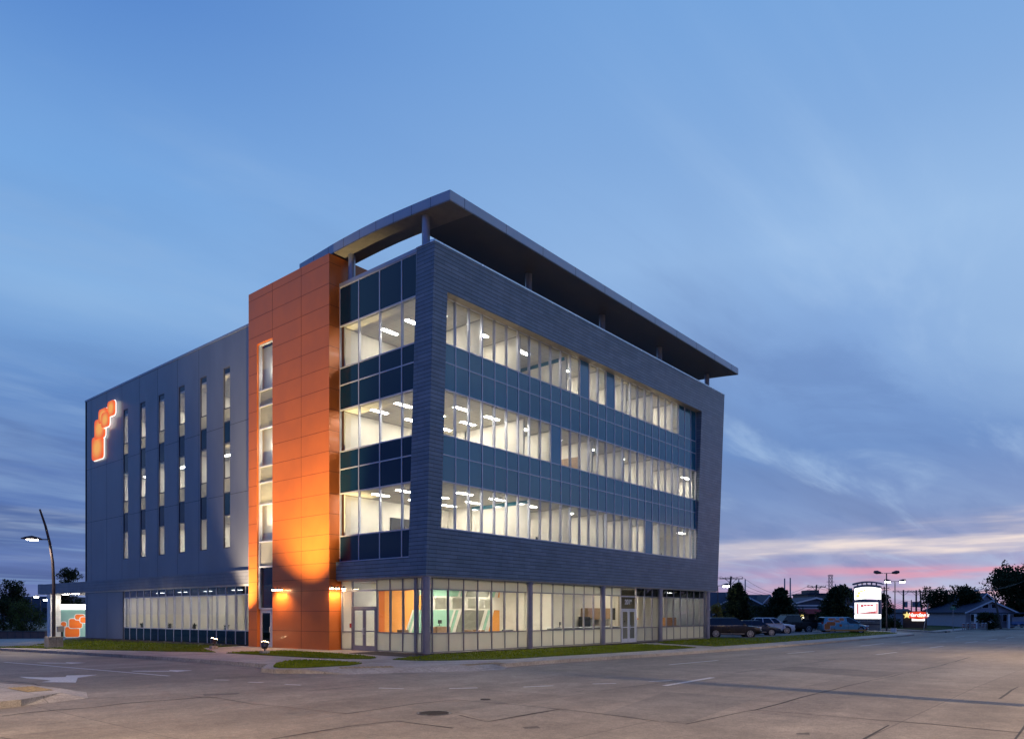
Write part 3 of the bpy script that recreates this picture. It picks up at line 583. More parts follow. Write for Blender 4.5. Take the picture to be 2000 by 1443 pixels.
# orange tower --------------------------------------------------------
T0, T1, TU, TZ = 6.59, 14.45, -.737, 20.72
w = MB()
w.box((TU, T0, -.5), (TU + .25, 11.92, TZ)); w.box((TU, 13.53, -.5), (TU + .25, T1, TZ)); w.box((TU, 11.92, 17.58), (TU + .25, 13.53, TZ))
w.box((TU + .25, T0, -.5), (3.0, T0 + .25, TZ)); w.box((TU + .25, T1 - .25, -.5), (3, T1, TZ)); w.box((2.9, T0 + .25, 15), (3.1, T1 - .25, TZ)); w.box((TU + .25, T0 + .25, TZ - .5), (2.9, T1 - .25, TZ - .3))
zj = [20.26, 19.15, 18.05, 17, 15.9, 14.8, 13.7, 12.6, 11.5, 10.4, 9.35, 8.2, 7.14, 6.06, 5.3, 4.56, 3.75, 3.13, 2.03, .96]
for zz in zj:
    for a, b in ((T0 - .003, 11.92), (13.53, T1)): 
        if zz > 17.6: w.box((TU - .003, a, zz - .008), (TU + .01, T1 if a < 10 else b, zz + .008), 1) if a < 10 else None
        else: w.box((TU - .003, a, zz - .008), (TU + .01, b, zz + .008), 1)
    w.box((TU - .003, T0 - .003, zz - .008), (TU + .74, T0 + .01, zz + .008), 1)
w.box((TU - .0035, 9.1 - .009, -.4), (TU + .01, 9.1 + .009, TZ), 1); w.box((TU - .0035, 11.911, 17.6), (TU + .01, 11.929, TZ), 1)
w.build('orange_tower_wall', [M['orange'], M['jointo']], B)
sz = [2.2, 4.62, 6.07, 8.24, 9.5, 10.44, 12.65, 13.94, 14.86, 17.55]
glazing('u', TU + .2, [11.95, 13.5], sz, ['dglass', 'frost', 'glass', 'frost', 'frost', 'glass', 'frost', 'frost', 'glass'], 't', mull=.09, fwz=.07, dep=.1, out=.1)
w = MB(); w.box((TU + .5, 11.6, 4.6), (TU + .6, 14, 17.5)); w.build('stair_wall', M['cream'], B)
def single_door():
    f = MB(); c = TU + .18; f.box((c, 13.4, 0), (c + .1, 13.5, 2.2)); f.box((c, 11.95, 0), (c + .1, 12.03, 2.2)); f.box((c, 12.22, 0), (c + .1, 12.3, 2.16)); f.box((c, 12.03, 0), (c + .1, 12.22, .12)); f.box((c, 12.03, 2.1), (c + .1, 13.4, 2.2)); f.build('door_frame', M['alu'], B)
    MB().box((c + .04, 12.03, .12), (c + .06, 12.22, 2.1)).build('sidelight_window', M['dglass'], B)
    d = MB(); c -= .01; d.box((c, 12.31, 0), (c + .05, 12.43, 2.09)); d.box((c, 13.27, 0), (c + .05, 13.39, 2.09)); d.box((c, 12.43, 0), (c + .05, 13.27, .28)); d.box((c, 12.43, 1.95), (c + .05, 13.27, 2.09))
    dl = d.build('door', M['alu'], B); MB().box((c + .02, 12.43, .28), (c + .035, 13.27, 1.95)).build('door_pane', M['dglass'], dl)
    MB().tube([(c, 12.37, .8), (c - .07, 12.37, .85), (c - .07, 12.37, 1.15), (c, 12.37, 1.2)], .016, 8).build('door_handle', M['white'], dl)
single_door()
# stair lights
for i, (px, py) in enumerate(((526, 723), (526, 870), (525, 1015), (519, 1171))):
    p = PU(px, py, TU + .42); nm = ('top', 'second', 'third', 'lowest')[i]
    t = thing('stair_light', f'bright white stair light, {nm} one in the tall window slit of the orange tower', 'wall light', (p[0], 12.15 if i < 3 else 12.3, p[2]), group='stair lights in the tower slit')
    q = t.location; MB().box((q.x - .03, q.y - .16, q.z - .07), (q.x + .05, q.y + .16, q.z + .07)).build('lamp_diffuser', M['lamps'], t); MB().box((q.x + .05, q.y - .2, q.z - .09), (q.x + .075, q.y + .2, q.z + .09)).build('back_plate', M['alu'], t); light('POINT', 'lamp_light', (q.x - .12, q.y + .25, q.z), 26, (1, .95, .85), t, None, .08)

# grey wing -----------------------------------------------------------
slots = [(32.78, 33.6), (29.82, 30.67), (26.82, 27.7), (23.84, 24.69), (20.84, 21.69), (17.88, 18.7)]
w = MB(); gu = 0.0; Z0, Z1 = 4.5, 19.42; edges = [T1] + [q for s in reversed(slots) for q in s] + [VB]
for i in range(0, len(edges), 2): w.box((gu, edges[i], Z0), (gu + .12, edges[i + 1], Z1))
for a, b in slots: w.box((gu, a, Z0), (gu + .12, b, 6.05)); w.box((gu, a, 17.47), (gu + .12, b, Z1))
for v in (39.795, 36.69, 33.85, 30.82, 27.87, 24.87, 21.87):
    zs_ = ((4.6, 6.05), (17.47, Z1)) if v < 34 and v not in (33.85,) else ((4.6, Z1),)
    for a, b in ((4.6, Z1),): w.box((gu - .003, v - .011, a), (gu + .01, v + .011, b), 1)
for zz in (13.75, 9.4):
    for i in range(0, len(edges), 2): w.box((gu - .0035, edges[i], zz - .011), (gu + .01, edges[i + 1], zz + .011), 1)
w.build('grey_panel_wall', [M['panel'], M['joint']], B)
MB().box((gu - .03, T1, 19.42), (gu + .35, VB + .03, 19.56)).build('wing_parapet_cap', M['canopy'], B)
for a, b in slots:
    f = MB()
    for v in (a + .02, b - .02): f.box((gu + .02, v - .022, 6.05), (gu + .1, v + .022, 17.47))
    for zz in (6.08, 8.12, 9.54, 10.48, 12.7, 14.03, 14.88, 17.44): f.box((gu + .025, a, zz - .03), (gu + .09, b, zz + .03))
    fo = f.build('window', M['dalu'], B)
    for nm_, mt_, zz_ in (('pane', 'glass', ((6.1, 8.1), (10.5, 12.68), (14.9, 17.42))), ('frosted_pane', 'frost', ((9.57, 10.46), (14.06, 14.86))), ('spandrel_panel', 'spand', ((8.14, 9.52), (12.72, 14.0)))):
        for za_, zb_ in zz_: (MB().quad((gu + .05, a, za_), (gu + .05, b, za_), (gu + .05, b, zb_), (gu + .05, a, zb_)) if mt_ == 'glass' else MB().box((gu + .05, a, za_), (gu + .062, b, zb_))).build(nm_, M[mt_], fo)
w = MB(); w.box((-.16, T1, 3.7), (.1, 52 - .3, 4.56)); w.box((.1, 41.02, 3.75), (7, 51.7, 4.5)); w.box((-.14, 51, 4.56), (6, 51.7, 4.6)); w.build('fascia_canopy', M['tilew'], B)
MB().box((-.1, T1, 3.62), (.25, 41, 3.7)).box((-.1, 41.1, 3.66), (6.9, 51.6, 3.74)).build('canopy_ceiling', M['white'], B)
w = MB(); w.box((.02, 33.62, -.6), (.3, VB, 3.62)); w.box((.02, 33.6, -.6), (.1, 33.75, 3.62), 1); w.box((.015, 36.68, -.5), (.03, 36.7, 3.6), 1)
w.build('lower_wing_wall', [M['panel'], M['joint']], B)
w = MB(); w.box((-.1, 48.7, -1.2), (.75, 49.5, 3.7)); w.build('canopy_pier', M['white'], B)
vm = [33.6, 32.6, 31.4, 30.2, 29.05, 27.88, 26.7, 25.5, 24.35, 23.16, 22.02, 20.83, 19.65, 18.46, 17.32, 16.15, 14.5][::-1]
glazing('u', .06, vm, [-.16, .85, 3.09, 3.62], ['spand', 'glass', 'dglass'], 'w', mull=.06, frame_mat=M['alu'], fwz=.06)
MB().box((.0, 14.5, -.6), (.25, 33.6, -.17)).build('plinth', M['panel'], B)

# interiors -----------------------------------------------------------
lightproto = None
def ceiling_light(x_, y_, z_, label, vert=False, grp='recessed ceiling lights inside the offices'):
    global lightproto
    if lightproto is None:
        t = thing('ceiling_light', label, 'ceiling light', (x_, y_, z_), 0, grp)
        MB().box((x_ - .62, y_ - .32, z_ - .012), (x_ + .62, y_ + .32, z_ - .002)).build('frame', M['white'], t)
        MB().box((x_ - .52, y_ - .1, z_ - .03), (x_ + .52, y_ + .1, z_ - .013)).build('diffuser', M['lamp'], t); lightproto = t
    else:
        t = copy_tree(lightproto); t.location = (x_, y_, z_); t['label'] = label
    if vert: t.rotation_euler = (0, 0, R(90))
    return t
ORD = ['first', 'second', 'third', 'fourth', 'fifth', 'sixth', 'seventh', 'eighth', 'ninth', 'tenth', 'eleventh', 'twelfth', 'thirteenth', 'fourteenth', 'fifteenth']
STO = ['second', 'third', 'top']
divs = [[7.8, 11.6, 15.2, 18.6, 22.2], [7.3, 10.4, 13.9, 17.6, 21.4, 25.2], [3.9, 6.9, 11.2, 14.6, 17.9, 21.2, 24.2]]
for lv in range(3):
    z0, zc = FFL[lv], CEI[lv]
    MB().box((.08, .0, z0 - .35), (30.9, 6.5, z0)).build('floor', M['carpet'], B)
    MB().box((.1, -.14, zc), (30.9, 6.4, zc + .12)).build('ceiling', M['ceil'], B)
    # hidden slab edges behind the spandrels
    MB().box((.08, -.13, zc + .12), (30.9, .05, FFL[lv + 1] + .75 if lv < 2 else 18.5)).box((.08, .6, zc + .12), (.2, 6.5, FFL[lv + 1] + .8 if lv < 2 else 18.5)).build('slab_edge', M['carpet'], B)
    w = MB(); w.box((.1, 6.35, z0), (divs[lv][0] + .1, 6.45, zc)); w.box((divs[lv][0], 4.4, z0), (30.8, 4.5, zc))
    w.box((divs[lv][0], .05 if lv else .05, z0), (divs[lv][0] + .1, 6.4, zc))
    for d in divs[lv][1:]: w.box((d, .0, z0), (d + .1, 4.4, zc))
    w.box((30.7, 0, z0), (30.8, 4.4, zc)); w.build('partition_wall', M['cream'], B)
    w = MB(); w.box((.12, 6.33, zc - .07), (divs[lv][0] - .01, 6.35, zc - .01)); w.build('ceiling_shade_strip', M['trim'], B)  # thin darker strips stand for the shade line under the ceiling
    for i_, d in enumerate(divs[lv]): MB().box((d - .02, .1, zc - (.22 if (lv, i_) in ((2, 2), (0, 0)) else .06)), (d - .0, 4.38, zc - .01)).build('ceiling_shade_strip', M['spandf'] if (lv, i_) in ((2, 2), (0, 0)) else M['trim'], B)
    # window-side lights per room
    k = -1; xs = [.1] + divs[lv] + [30.7]
    for i in range(len(xs) - 1):
        a, b = xs[i], xs[i + 1]; n = max(1, round((b - a) / 3.4)) if i else max(1, round((b - a) / 2.6))
        for j in range(n):
            cxx = a + (b - a) * (j + .5) / n; k += 1
            for q, yy in enumerate((1.5, 3.2) if i else (1.3, 3.1, 5.0)):
                if i and (k % 3 == 2) and q == 1: continue
                ceiling_light(cxx, yy, zc, f'ceiling light of the {STO[lv]} storey, {ORD[min(k, 14)]} from the corner, {("nearest", "second from", "third from")[q]} the glass')
    # wing rooms behind the slot windows
    MB().box((.14, 15, z0 - .3), (3.6, 40.8, z0)).build('floor', M['carpet'], B)
    MB().box((.14, 15, zc), (3.6, 40.8, zc + .12)).build('ceiling', M['ceil'], B)
    w = MB(); w.box((3.4, 15, z0), (3.5, 40.8, zc))
    for d in (16.5, 22.9, 28.9, 34.6): w.box((.32, d, z0), (3.4, d + .1, zc)) if False else w.box((.14, d, z0), (3.4, d + .1, zc))
    w.build('partition_wall', M['cream'], B)
    for j, yy in enumerate((18.3, 21.3, 24.6, 27.5, 30.3, 33.2)):
        ceiling_light(1.7 if lv == 1 else 2.6, yy, zc, f'ceiling light behind the narrow windows, {STO[lv]} storey, {ORD[j]} from the tower', True)
# columns and furniture silhouettes inside upper floors
def desk(x_, y_, z_, w_, label, m='wood', group='office desks'):
    t = thing('desk', label, 'desk', (x_, y_, z_), 0, group)
    MB().box((x_ - w_ / 2, y_ - .38, z_ + .7), (x_ + w_ / 2, y_ + .38, z_ + .74)).build('desktop', M[m], t)
    for s in (-1, 1): MB().box((x_ + s * (w_ / 2 - .05) - .02, y_ - .35, z_), (x_ + s * (w_ / 2 - .05) + .02, y_ + .35, z_ + .7)).build('side_panel', M[m], t)
def monitor(x_, y_, z_, label, rz=0, s=1):
    t = thing('monitor', label, 'monitor', (x_, y_, z_), 0)
    MB().box((x_ - .28 * s, y_ - .02, z_ + .14), (x_ + .28 * s, y_ + .02, z_ + .14 + .34 * s)).build('screen', M['ink'], t)
    MB().tube([(x_, y_ + .04, z_), (x_, y_ + .04, z_ + .3)], .02, 8).box((x_ - .12, y_ - .05, z_), (x_ + .12, y_ + .12, z_ + .015)).build('stand', M['dalu'], t); t.rotation_euler = (0, 0, rz); return t
MON = [(9.2, 1.0, FFL[0], 'second', 'just past the corner room'), (24.0, 1.0, FFL[0], 'second', 'near the far right end'), (26.6, 1.1, FFL[0], 'second', 'in the last bay'), (8.4, 1.0, FFL[1], 'third', 'just past the corner room'), (16.2, 1.2, FFL[1], 'third', 'right of the middle office'), (23.4, 1.1, FFL[1], 'third', 'near the last bays'), (12.6, 1.1, FFL[2], 'top', 'in the middle office'), (22.2, 1.0, FFL[2], 'top', 'near the right end'), (.9, 3.0, FFL[0], 'second', 'near the corner pier'), (12.9, 1.5, FFL[1], 'third', 'in the middle office'), (20.2, 1.2, FFL[1], 'third', 'towards the right end'), (4.8, 2.2, FFL[2], 'top', 'near the corner pier'), (16.2, 1.3, FFL[0], 'second', 'in the middle office')]
for x_, y_, z_, s_, w_ in MON:
    desk(x_ + .5, y_, z_, 1.6, f'office desk on the {s_} storey {w_}'); monitor(x_ + .5, y_, z_ + .74, f'black monitor on the {s_} storey desk {w_}', .5)
# framed picture and screens seen through the glass
for a, b, u, nm, mm, lb, ct in (((874, 1038), (917, 1050), None, 0, 0, 0, 0),): pass
def wallpiece(name, mb_pts, m, label, cat, parent=None):
    t = MB().box(*mb_pts).build(name, m, bevel=.004); tag(t, label, cat); return t
wallpiece('wall_screen', ((3.2, 6.28, 6.25), (5.6, 6.34, 7.3)), M['ink'], 'black wall screen in the second storey corner room', 'screen')
wallpiece('picture_frame', ((13.86, .9, 10.9), (13.895, 2.3, 11.7)), M['wood'], 'thin framed picture on a third storey office wall', 'picture')
# ground floor interior
MB().box((.1, .1, -.02), (29.7, 14, .0)).box((.15, 15, -.3), (6, 40.8, -.1)).build('floor', M['carpet'], B)
MB().box((.1, .05, 3.55), (29.7, 14, 3.61)).box((.1, 15, 3.5), (6, 40.8, 3.6)).build('ceiling', M['ceil'], B)
VW = 8.0
def U8(px): return PV(px, 1190, VW)[0]
w = MB(); w.box((.1, 6.45, 0), (2.3, 6.58, 3.55)); w.box((2.2, 6.58, 0), (2.3, 8.1, 3.55)); w.build('partition_wall', M['cream'], B)
UW = PV(984, 1200, 8)[0]; UK = PV(1076, 1200, 4.1)[0]
MB().box((UW, 6.2, 0), (UK, 6.3, 3.55)).box((UW, 6.3, 0), (UW + .1, 8, 3.55)).build('partition_wall', M['cream'], B)
MB().box((20.5, 2.1, 0), (22.6, 2.2, 3.55)).build('vestibule_wall', mat('tan_plaster', (.36, .31, .23), .8, 0, .04), B)
MB().box((23.0, .3, 0), (23.1, 4.1, 3.55)).build('partition_wall', M['cream'], B); MB().box((23.1, 3.6, 0), (29.7, 3.7, 3.55)).build('partition_wall', M['cream'], B)
def wallpoly(name, pts, m, off=0.0):   # painted fields on the lobby back wall, plane v=VW
    q = [(U8(a) if a > 40 else a, VW - off, zz) for a, zz in pts]; MB().prism(q, (0, .02, 0)).build(name, m, B)
MB().box((2.3, VW, 0), (U8(985), VW + .1, 3.55)).build('lobby_wall', M['cream'], B)
def dg(px, zz): return U8(px) + (zz - 0) * .42   # slanting stripe edges
def field(name, p0, p1, m, z0, z1, off):
    MB().prism([(dg(p0, z0) if p0 else 2.35, VW - off, z0), (dg(p1, z0) if p1 else U8(984), VW - off, z0), (dg(p1, z1) if p1 else U8(984), VW - off, z1), (dg(p0, z1) if p0 else 2.35, VW - off, z1)], (0, .02, 0)).build(name, m, B)
for z0, z1 in ((.0, 2.14), (3.02, 3.54)):
    field('orange_field', None, 783, M['opaint'], z0, z1, .03); field('mint_field', 796, 866, M['mint'], z0, z1, .03)
    field('grey_field', 883, 928, M['gpaint'], z0, z1, .03)
    field('mint_stripe', 787, 791, M['mint'], z0, z1, .035); field('mint_stripe', 871, 876, M['mint'], z0, z1, .035); field('mint_stripe', 935, 940, M['mint'], z0, z1, .035)
    q = [(dg(948, z0), VW - .03, z0), (U8(975), VW - .03, z0), (U8(975), VW - .03, z1), (min(dg(948, z1), U8(975) - .01), VW - .03, z1)]; MB().prism(q, (0, .02, 0)).build('orange_field', M['opaint'], B)
MB().box((U8(740), VW - .045, 2.14), (U8(835), VW - .002, 3.02)).build('orange_field', M['opaint'], B)
w = MB()
for a, b in ((849, 875), (884, 904), (915, 931), (936, 945), (947, 957)): w.box((U8(a), VW - .02, 2.24), (U8(b), VW - .005, 2.92))
w.build('clerestory_window', M['frost'], B)
def deco(name, x0, y0, x1, y1, v, th, m, label, cat, bev=.01):
    a = PV(x0, y1, v); b = PV(x1, y0, v); o = MB().box((a[0], v, a[2]), (b[0], v + th, b[2])).build(name, m, bevel=bev); return tag(o, label, cat)
deco('wooden_door', 1038, 1193, 1052.5, 1262, 6.14, .05, M['owood'], 'orange brown wooden door inside the lobby, left of the glazed door', 'door')
t = thing('glazed_door', 'white framed glazed inner door behind the second ground column', 'door', (9.5, 6.1, 0))
a = PV(1062, 1250, 6.12); b = PV(1074, 1184, 6.12)
MB().box((a[0], 6.1, 0), (a[0] + .1, 6.18, b[2])).box((b[0] - .1, 6.1, 0), (b[0], 6.18, b[2])).box((a[0] + .1, 6.1, b[2] - .1), (b[0] - .1, 6.18, b[2])).build('door_frame', M['white'], t); MB().box((a[0] + .1, 6.13, .1), (b[0] - .1, 6.15, b[2] - .1)).build('door_pane', M['gpaint'], t)
# kitchen
KV = 3.4
w = MB(); w.box((UK, 4.0, 0), (23, 4.12, 3.55)); w.box((UK, 4.12, 0), (UK + .1, 6.2, 3.55)); w.build('kitchen_wall', M['cream'], B)
def U_(px, v=KV): return PV(px, 1200, v)[0]
t = thing('wall_cabinets', 'brown wood wall cabinets over the kitchen counter', 'cabinet', (U_(1148), 3.8, 1.6))
z_a = PV(1160, 1209, KV)[2]; z_b = PV(1160, 1187, KV)[2]
for k in range(5):
    a = U_(1148) + (U_(1192) - U_(1148)) * k / 5; b = U_(1148) + (U_(1192) - U_(1148)) * (k + 1) / 5
    MB().box((a + .01, KV, z_a), (b - .01, 3.98, z_b)).build('cabinet_door', M['wood'], t, bevel=.008)
deco('coffee_machine', 1141.5, 1204, 1153, 1229, 3.3, .5, M['ink'], 'dark coffee machine on the kitchen counter', 'coffee machine', .03)
deco('wall_monitor', 1197, 1187, 1202, 1210, 3.35, .1, M['ink'], 'black screen at the right end of the wall cabinets', 'screen')
t = thing('kitchen_counter', 'long white topped kitchen counter behind the front glass', 'counter', (10.6, 2.4, 0))
a = U_(1081, 2.2); b = U_(1212, 2.2); zt = .98
MB().box((a, 2.1, zt), (b, 2.8, zt + .05)).build('counter_top', M['white'], t); MB().box((a + .05, 2.18, 0), (b - .05, 2.75, zt)).build('cabinet_base', M['gpaint'], t)
monitor(U_(1094, 2.4), 2.4, zt + .05, 'small dark screen at the left end of the kitchen counter', .4, .6)
deco('reception_desk', 854, 1223, 880, 1262, 4.6, .7, M['wood'], 'brown reception desk in front of the mint lobby wall', 'desk', .02)
a = PV(864, 1222, 4.7); monitor(a[0], 4.9, a[2], 'black monitor on the brown reception desk', .2, .6)
for i, (px, n_) in enumerate(((790, 'left of the corner column'), (916, 'left of the grey field'), (938, 'right of the grey field'), (994, 'by the white wall'))):
    deco('lobby_chair', px, 1229, px + 9, 1262, 3.4, .6, M['wood' if i < 3 else 'dalu'], f'low upholstered lobby chair, {n_}', 'chair', .04)
deco('orange_desk', 1303, 1205.5, 1321, 1221, 1.9, .6, M['owood'], 'orange front counter in the right hand ground room', 'counter', .02)
deco('desk_plinth', 1303, 1221, 1326, 1262, 2.0, .4, M['wood'], 'brown base below the orange counter', 'counter', .02)
deco('white_poster', 1316, 1194, 1322, 1203, 3.57, .02, M['white'], 'small white poster above the orange counter', 'poster')
# ground lights
for j, (x_, y_, l_) in enumerate([(2.2, 1.8, 'nearest the corner column'), (5.6, 1.9, 'by the second corner bay'), (9, 1.9, 'behind the second column'), (12.4, 2, 'over the kitchen counter'), (15.5, 1.5, 'left of the street door'), (2.2, 4.7, 'behind the side double door'), (5.6, 5.2, 'over the reception desk'), (9, 5.0, 'in front of the white lobby wall'), (13.2, 4.6, 'over the coffee machine'), (21.6, 2.5, 'right of the street door'), (25, 2.2, 'over the orange counter'), (28, 2.2, 'in the last room on the right'), (6.5, 6.8, 'near the mint wall'), (11, 9.6, 'in the corridor'), (18.4, 1.1, 'behind the street door'), (3.9, 3.3, 'between the side door and the second bay'), (7.4, 3.4, 'in front of the grey lobby field'), (11, 3.4, 'in front of the glazed inner door'), (8.6, 6.9, 'near the grey lobby field'), (12.5, 7.2, 'near the orange lobby field')]):
    ceiling_light(x_, y_, 3.55, f'ground floor ceiling light {l_}')
w = MB(); w.box((4.0, 15, -.1), (4.1, 34, 3.5)); w.box((.3, 33.7, -.1), (4, 33.8, 3.5)); w.box((.3, 14.6, -.1), (4, 14.7, 3.5))
for d in (22.3, ): w.box((1.2, d, -.1), (4, d + .1, 3.5))
w.build('partition_wall', M['cream'], B)
for j, yy in enumerate((17.4, 20.4, 24.2, 28, 31.6)): ceiling_light(1.9, yy, 3.5, f'ceiling light of the ground floor wing, {ORD[j]} from the orange tower', True)
t = thing('wall_television', 'dark flat screen behind the last wing window by the orange tower', 'screen', (1.6, 15.6, 1.6)); MB().box((1.5, 15.2, 1.1), (1.58, 16.5, 2.1)).build('screen', M['ink'], t)
MB().box((1.58, 15.7, 1.4), (1.7, 16, 1.8)).build('bracket', M['dalu'], t)
def plant(x_, y_, z_, label):
    t = thing('potted_plant', label, 'plant', (x_, y_, z_), group='plants on the wing window sill'); MB().tube([(x_, y_, z_), (x_, y_, z_ + .2)], [.09, .13], 12).build('pot', M['ink'], t)
    m = MB()
    for _ in range(46):
        a = rnd.uniform(0, 6.28); e = rnd.uniform(.2, 1.3); l = rnd.uniform(.15, .34); d = Vector((math.cos(a) * math.cos(e), math.sin(a) * math.cos(e), math.sin(e))); c = Vector((x_, y_, z_ + .18)); s = Vector((-math.sin(a), math.cos(a), 0)) * .035
        m.add([c, c + d * l * .6 + s, c + d * l, c + d * l * .6 - s], [(0, 1, 2, 3)])
    m.build('foliage', M['leafd'], t)
for i, yy in enumerate((31.6, 27.2, 23.6, 19.3)): plant(.55, yy, .8, f'small potted plant on the wing sill, {ORD[3 - i]} from the orange tower')
MB().box((.25, 15, .72), (.85, 33.4, .8)).build('window_sill', M['white'], B)

# writing ---------------------------------------------------------------
def text_mesh(name, s, size, m, parent, loc, rot, ext=.01, shear=0, align='CENTER', bold=0):
    cu = bpy.data.curves.new(name, 'FONT'); cu.body = s; cu.size = size; cu.extrude = ext; cu.align_x = align; cu.align_y = 'CENTER'; cu.shear = shear; cu.offset = bold
    ob = bpy.data.objects.new(name, cu); COL.objects.link(ob); dg_ = bpy.context.evaluated_depsgraph_get(); me = bpy.data.meshes.new_from_object(ob.evaluated_get(dg_)); bpy.data.objects.remove(ob)
    me.materials.clear(); me.materials.append(m); o = bpy.data.objects.new(name, me); COL.objects.link(o); o.parent = parent
    o.location = Vector(loc) - rootloc(parent); o.rotation_euler = rot; return o
M['wsign'] = emis('white_vinyl', (.95, .95, .95), .35)
text_mesh('house_number', '2019', .44, M['white'], B, (18.2, -.02, 2.66), (R(90), 0, 0), .004, bold=.012)
def notice(px, py, s_, lb, m):
    p = PV(px, py, -.02); o = MB().box((p[0] - s_, -.022, p[2] - s_), (p[0] + s_, -.008, p[2] + s_)).build('door_notice', m); tag(o, lb, 'notice')
notice(1246, 1208, .06, 'small red notice on the glass right of the white door', M['opaint']); notice(1220, 1213, .05, 'small black card reader sticker on the left leaf of the white door', M['ink'])
p = PU(685, 1221, -.03); o = MB().box((-.035, p[1] - .09, p[2] - .11), (-.005, p[1] + .09, p[2] + .11)).build('alarm_plate', mat('red_enamel', (.5, .06, .04), .4, 0, 0)); tag(o, 'small red alarm plate beside the grey side door', 'alarm')

# logo sign: five overlapping rounded squares ---------------------------
M['logo'] = None
def grad_emis(name, c_in, c_out, st):
    m, nt, b = new_mat(name); L = nt.links; t = NN(nt, 'ShaderNodeTexCoord'); mp = NN(nt, 'ShaderNodeVectorMath', operation='SUBTRACT'); L.new(t.outputs['Generated'], mp.inputs[0]); mp.inputs[1].default_value = (.5, .5, .5)
    ml = NN(nt, 'ShaderNodeVectorMath', operation='MULTIPLY'); L.new(mp.outputs[0], ml.inputs[0]); ml.inputs[1].default_value = (0, 1, 1); ln = NN(nt, 'ShaderNodeVectorMath', operation='LENGTH'); L.new(ml.outputs[0], ln.inputs[0])
    c = mixc(nt, sstep(nt, ln.outputs['Value'], .12, .62), c_in, c_out); L.new(c, b.inputs['Base Color']); L.new(c, b.inputs['Emission Color']); b.inputs['Emission Strength'].default_value = st; return m
M['logo'] = grad_emis('lit_orange_acrylic', srgb(255, 176, 76), srgb(248, 96, 34), .8)
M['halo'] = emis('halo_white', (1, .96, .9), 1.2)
def rrect(c, w_, h_, r, plane, off, n=6):   # rounded square in the plane u=off (plane 'u') or v=off ('v')
    pts = []
    for sx, sy, a0 in ((1, 1, 0), (-1, 1, 90), (-1, -1, 180), (1, -1, 270)):
        for k in range(n + 1):
            a = R(a0 + 90 * k / n); pts.append((c[0] + sx * (w_ / 2 - r) + math.cos(a) * r, c[1] + sy * (h_ / 2 - r) + math.sin(a) * r))
    return [(off, p[0], p[1]) if plane == 'u' else (p[0], off, p[1]) for p in pts]
LG = [((38.06, 15.2), 2.15, 1.85), ((37.55, 16.65), 1.95, 1.55), ((36.85, 17.55), 1.6, 1.1), ((36.2, 17.12), 1.4, 1.15), ((35.12, 17.82), 1.3, 1.15)]
ls = thing('logo_sign', 'illuminated sign of five overlapping orange rounded squares on the grey wall', 'sign', (-.1, 37, 16))
for i, (c, w_, h_) in enumerate(LG):
    off = -.2 - (.05 * (i if i != 3 else 4.5)) * .6
    sq = MB().prism(rrect(c, w_, h_, .3, 'u', off), (.1, 0, 0)).build('orange_square', M['logo'], ls)
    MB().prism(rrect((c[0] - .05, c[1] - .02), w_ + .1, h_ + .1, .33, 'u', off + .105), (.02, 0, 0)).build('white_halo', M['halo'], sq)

# wall lamps -----------------------------------------------------------
WARM = (1, .66, .34)
def sconce(base, dirv, along, label, heads):
    t = thing('wall_lamp', label, 'wall lamp', base, group='bronze wall lamps on the orange tower'); b = Vector(base); d = Vector(dirv); a = Vector(along)
    m = MB(); m.tube([b - d * .02, b + d * .05], .09, 16); m.build('back_plate', M['dpole'], t); m = MB(); m.tube([b, b + d * .3], .025, 8); m.tube([b + d * .28 - a * .35, b + d * .28 + a * .35], .02, 8); m.build('arm', M['dpole'], t)
    for s in heads:
        c = b + d * .28 + a * s
        MB().tube([c + Vector((0, 0, .09)), c + Vector((0, 0, -.02))], [.05, .11], 14).build('lamp_head', M['dpole'], t); MB().tube([c + Vector((0, 0, -.02)), c + Vector((0, 0, -.05))], [.1, .09], 14).build('lamp_lens', M['warml'], t)
        light('SPOT', 'lamp_light', c + Vector((0, 0, -.1)), 90, WARM, t, (0, 0, -1), .06, 150, .7)
sconce((TU, 11.0, 3.25), (-1, 0, 0), (0, 1, 0), 'bronze two headed wall lamp beside the tower door slit', (-.36, 0, .36))
sconce((-.42, T0, 3.25), (0, -1, 0), (1, 0, 0), 'bronze two headed wall lamp on the tower side by the double doors', (-.36, .0, .4))
# ground floodlights ------------------------------------------------------
def flood(px, py, target, label, energy, spot, blend, col=(1, .7, .38)):
    u, v = PG(px, py); zz = gh(u, v); t = thing('ground_floodlight', label, 'floodlight', (u, v, zz), group='ground floodlights on the lawns'); b = Vector((u, v, zz))
    MB().box((u - .17, v - .17, zz), (u + .17, v + .17, zz + .16)).build('base', M['walk'], t, bevel=.02); MB().tube([b + Vector((0, 0, .16)), b + Vector((0, 0, .34))], .03, 8).build('stem', M['dpole'], t)
    d = (Vector(target) - b).normalized(); c = b + Vector((0, 0, .42))
    m = MB(); m.tube([c - d * .14, c + d * .12], [.13, .2], 18); m.build('lamp_head', M['dpole'], t, smooth=True); MB().tube([c + d * .12, c + d * .135], .185, 18).build('lamp_lens', M['warml'], t)
    light('SPOT', 'flood_light', c + d * .2, energy, col, t, d, .06, spot, blend)
flood(517, 1277, (-.74, 10.1, 11.2), 'black floodlight on the grass in front of the orange tower door', 17000, 66, .8, (1, .74, .34))
flood(417, 1266, (-.3, 14.9, 6.6), 'black floodlight on a concrete block in the lawn left of the orange tower', 8000, 66, .95, (1, .74, .48))

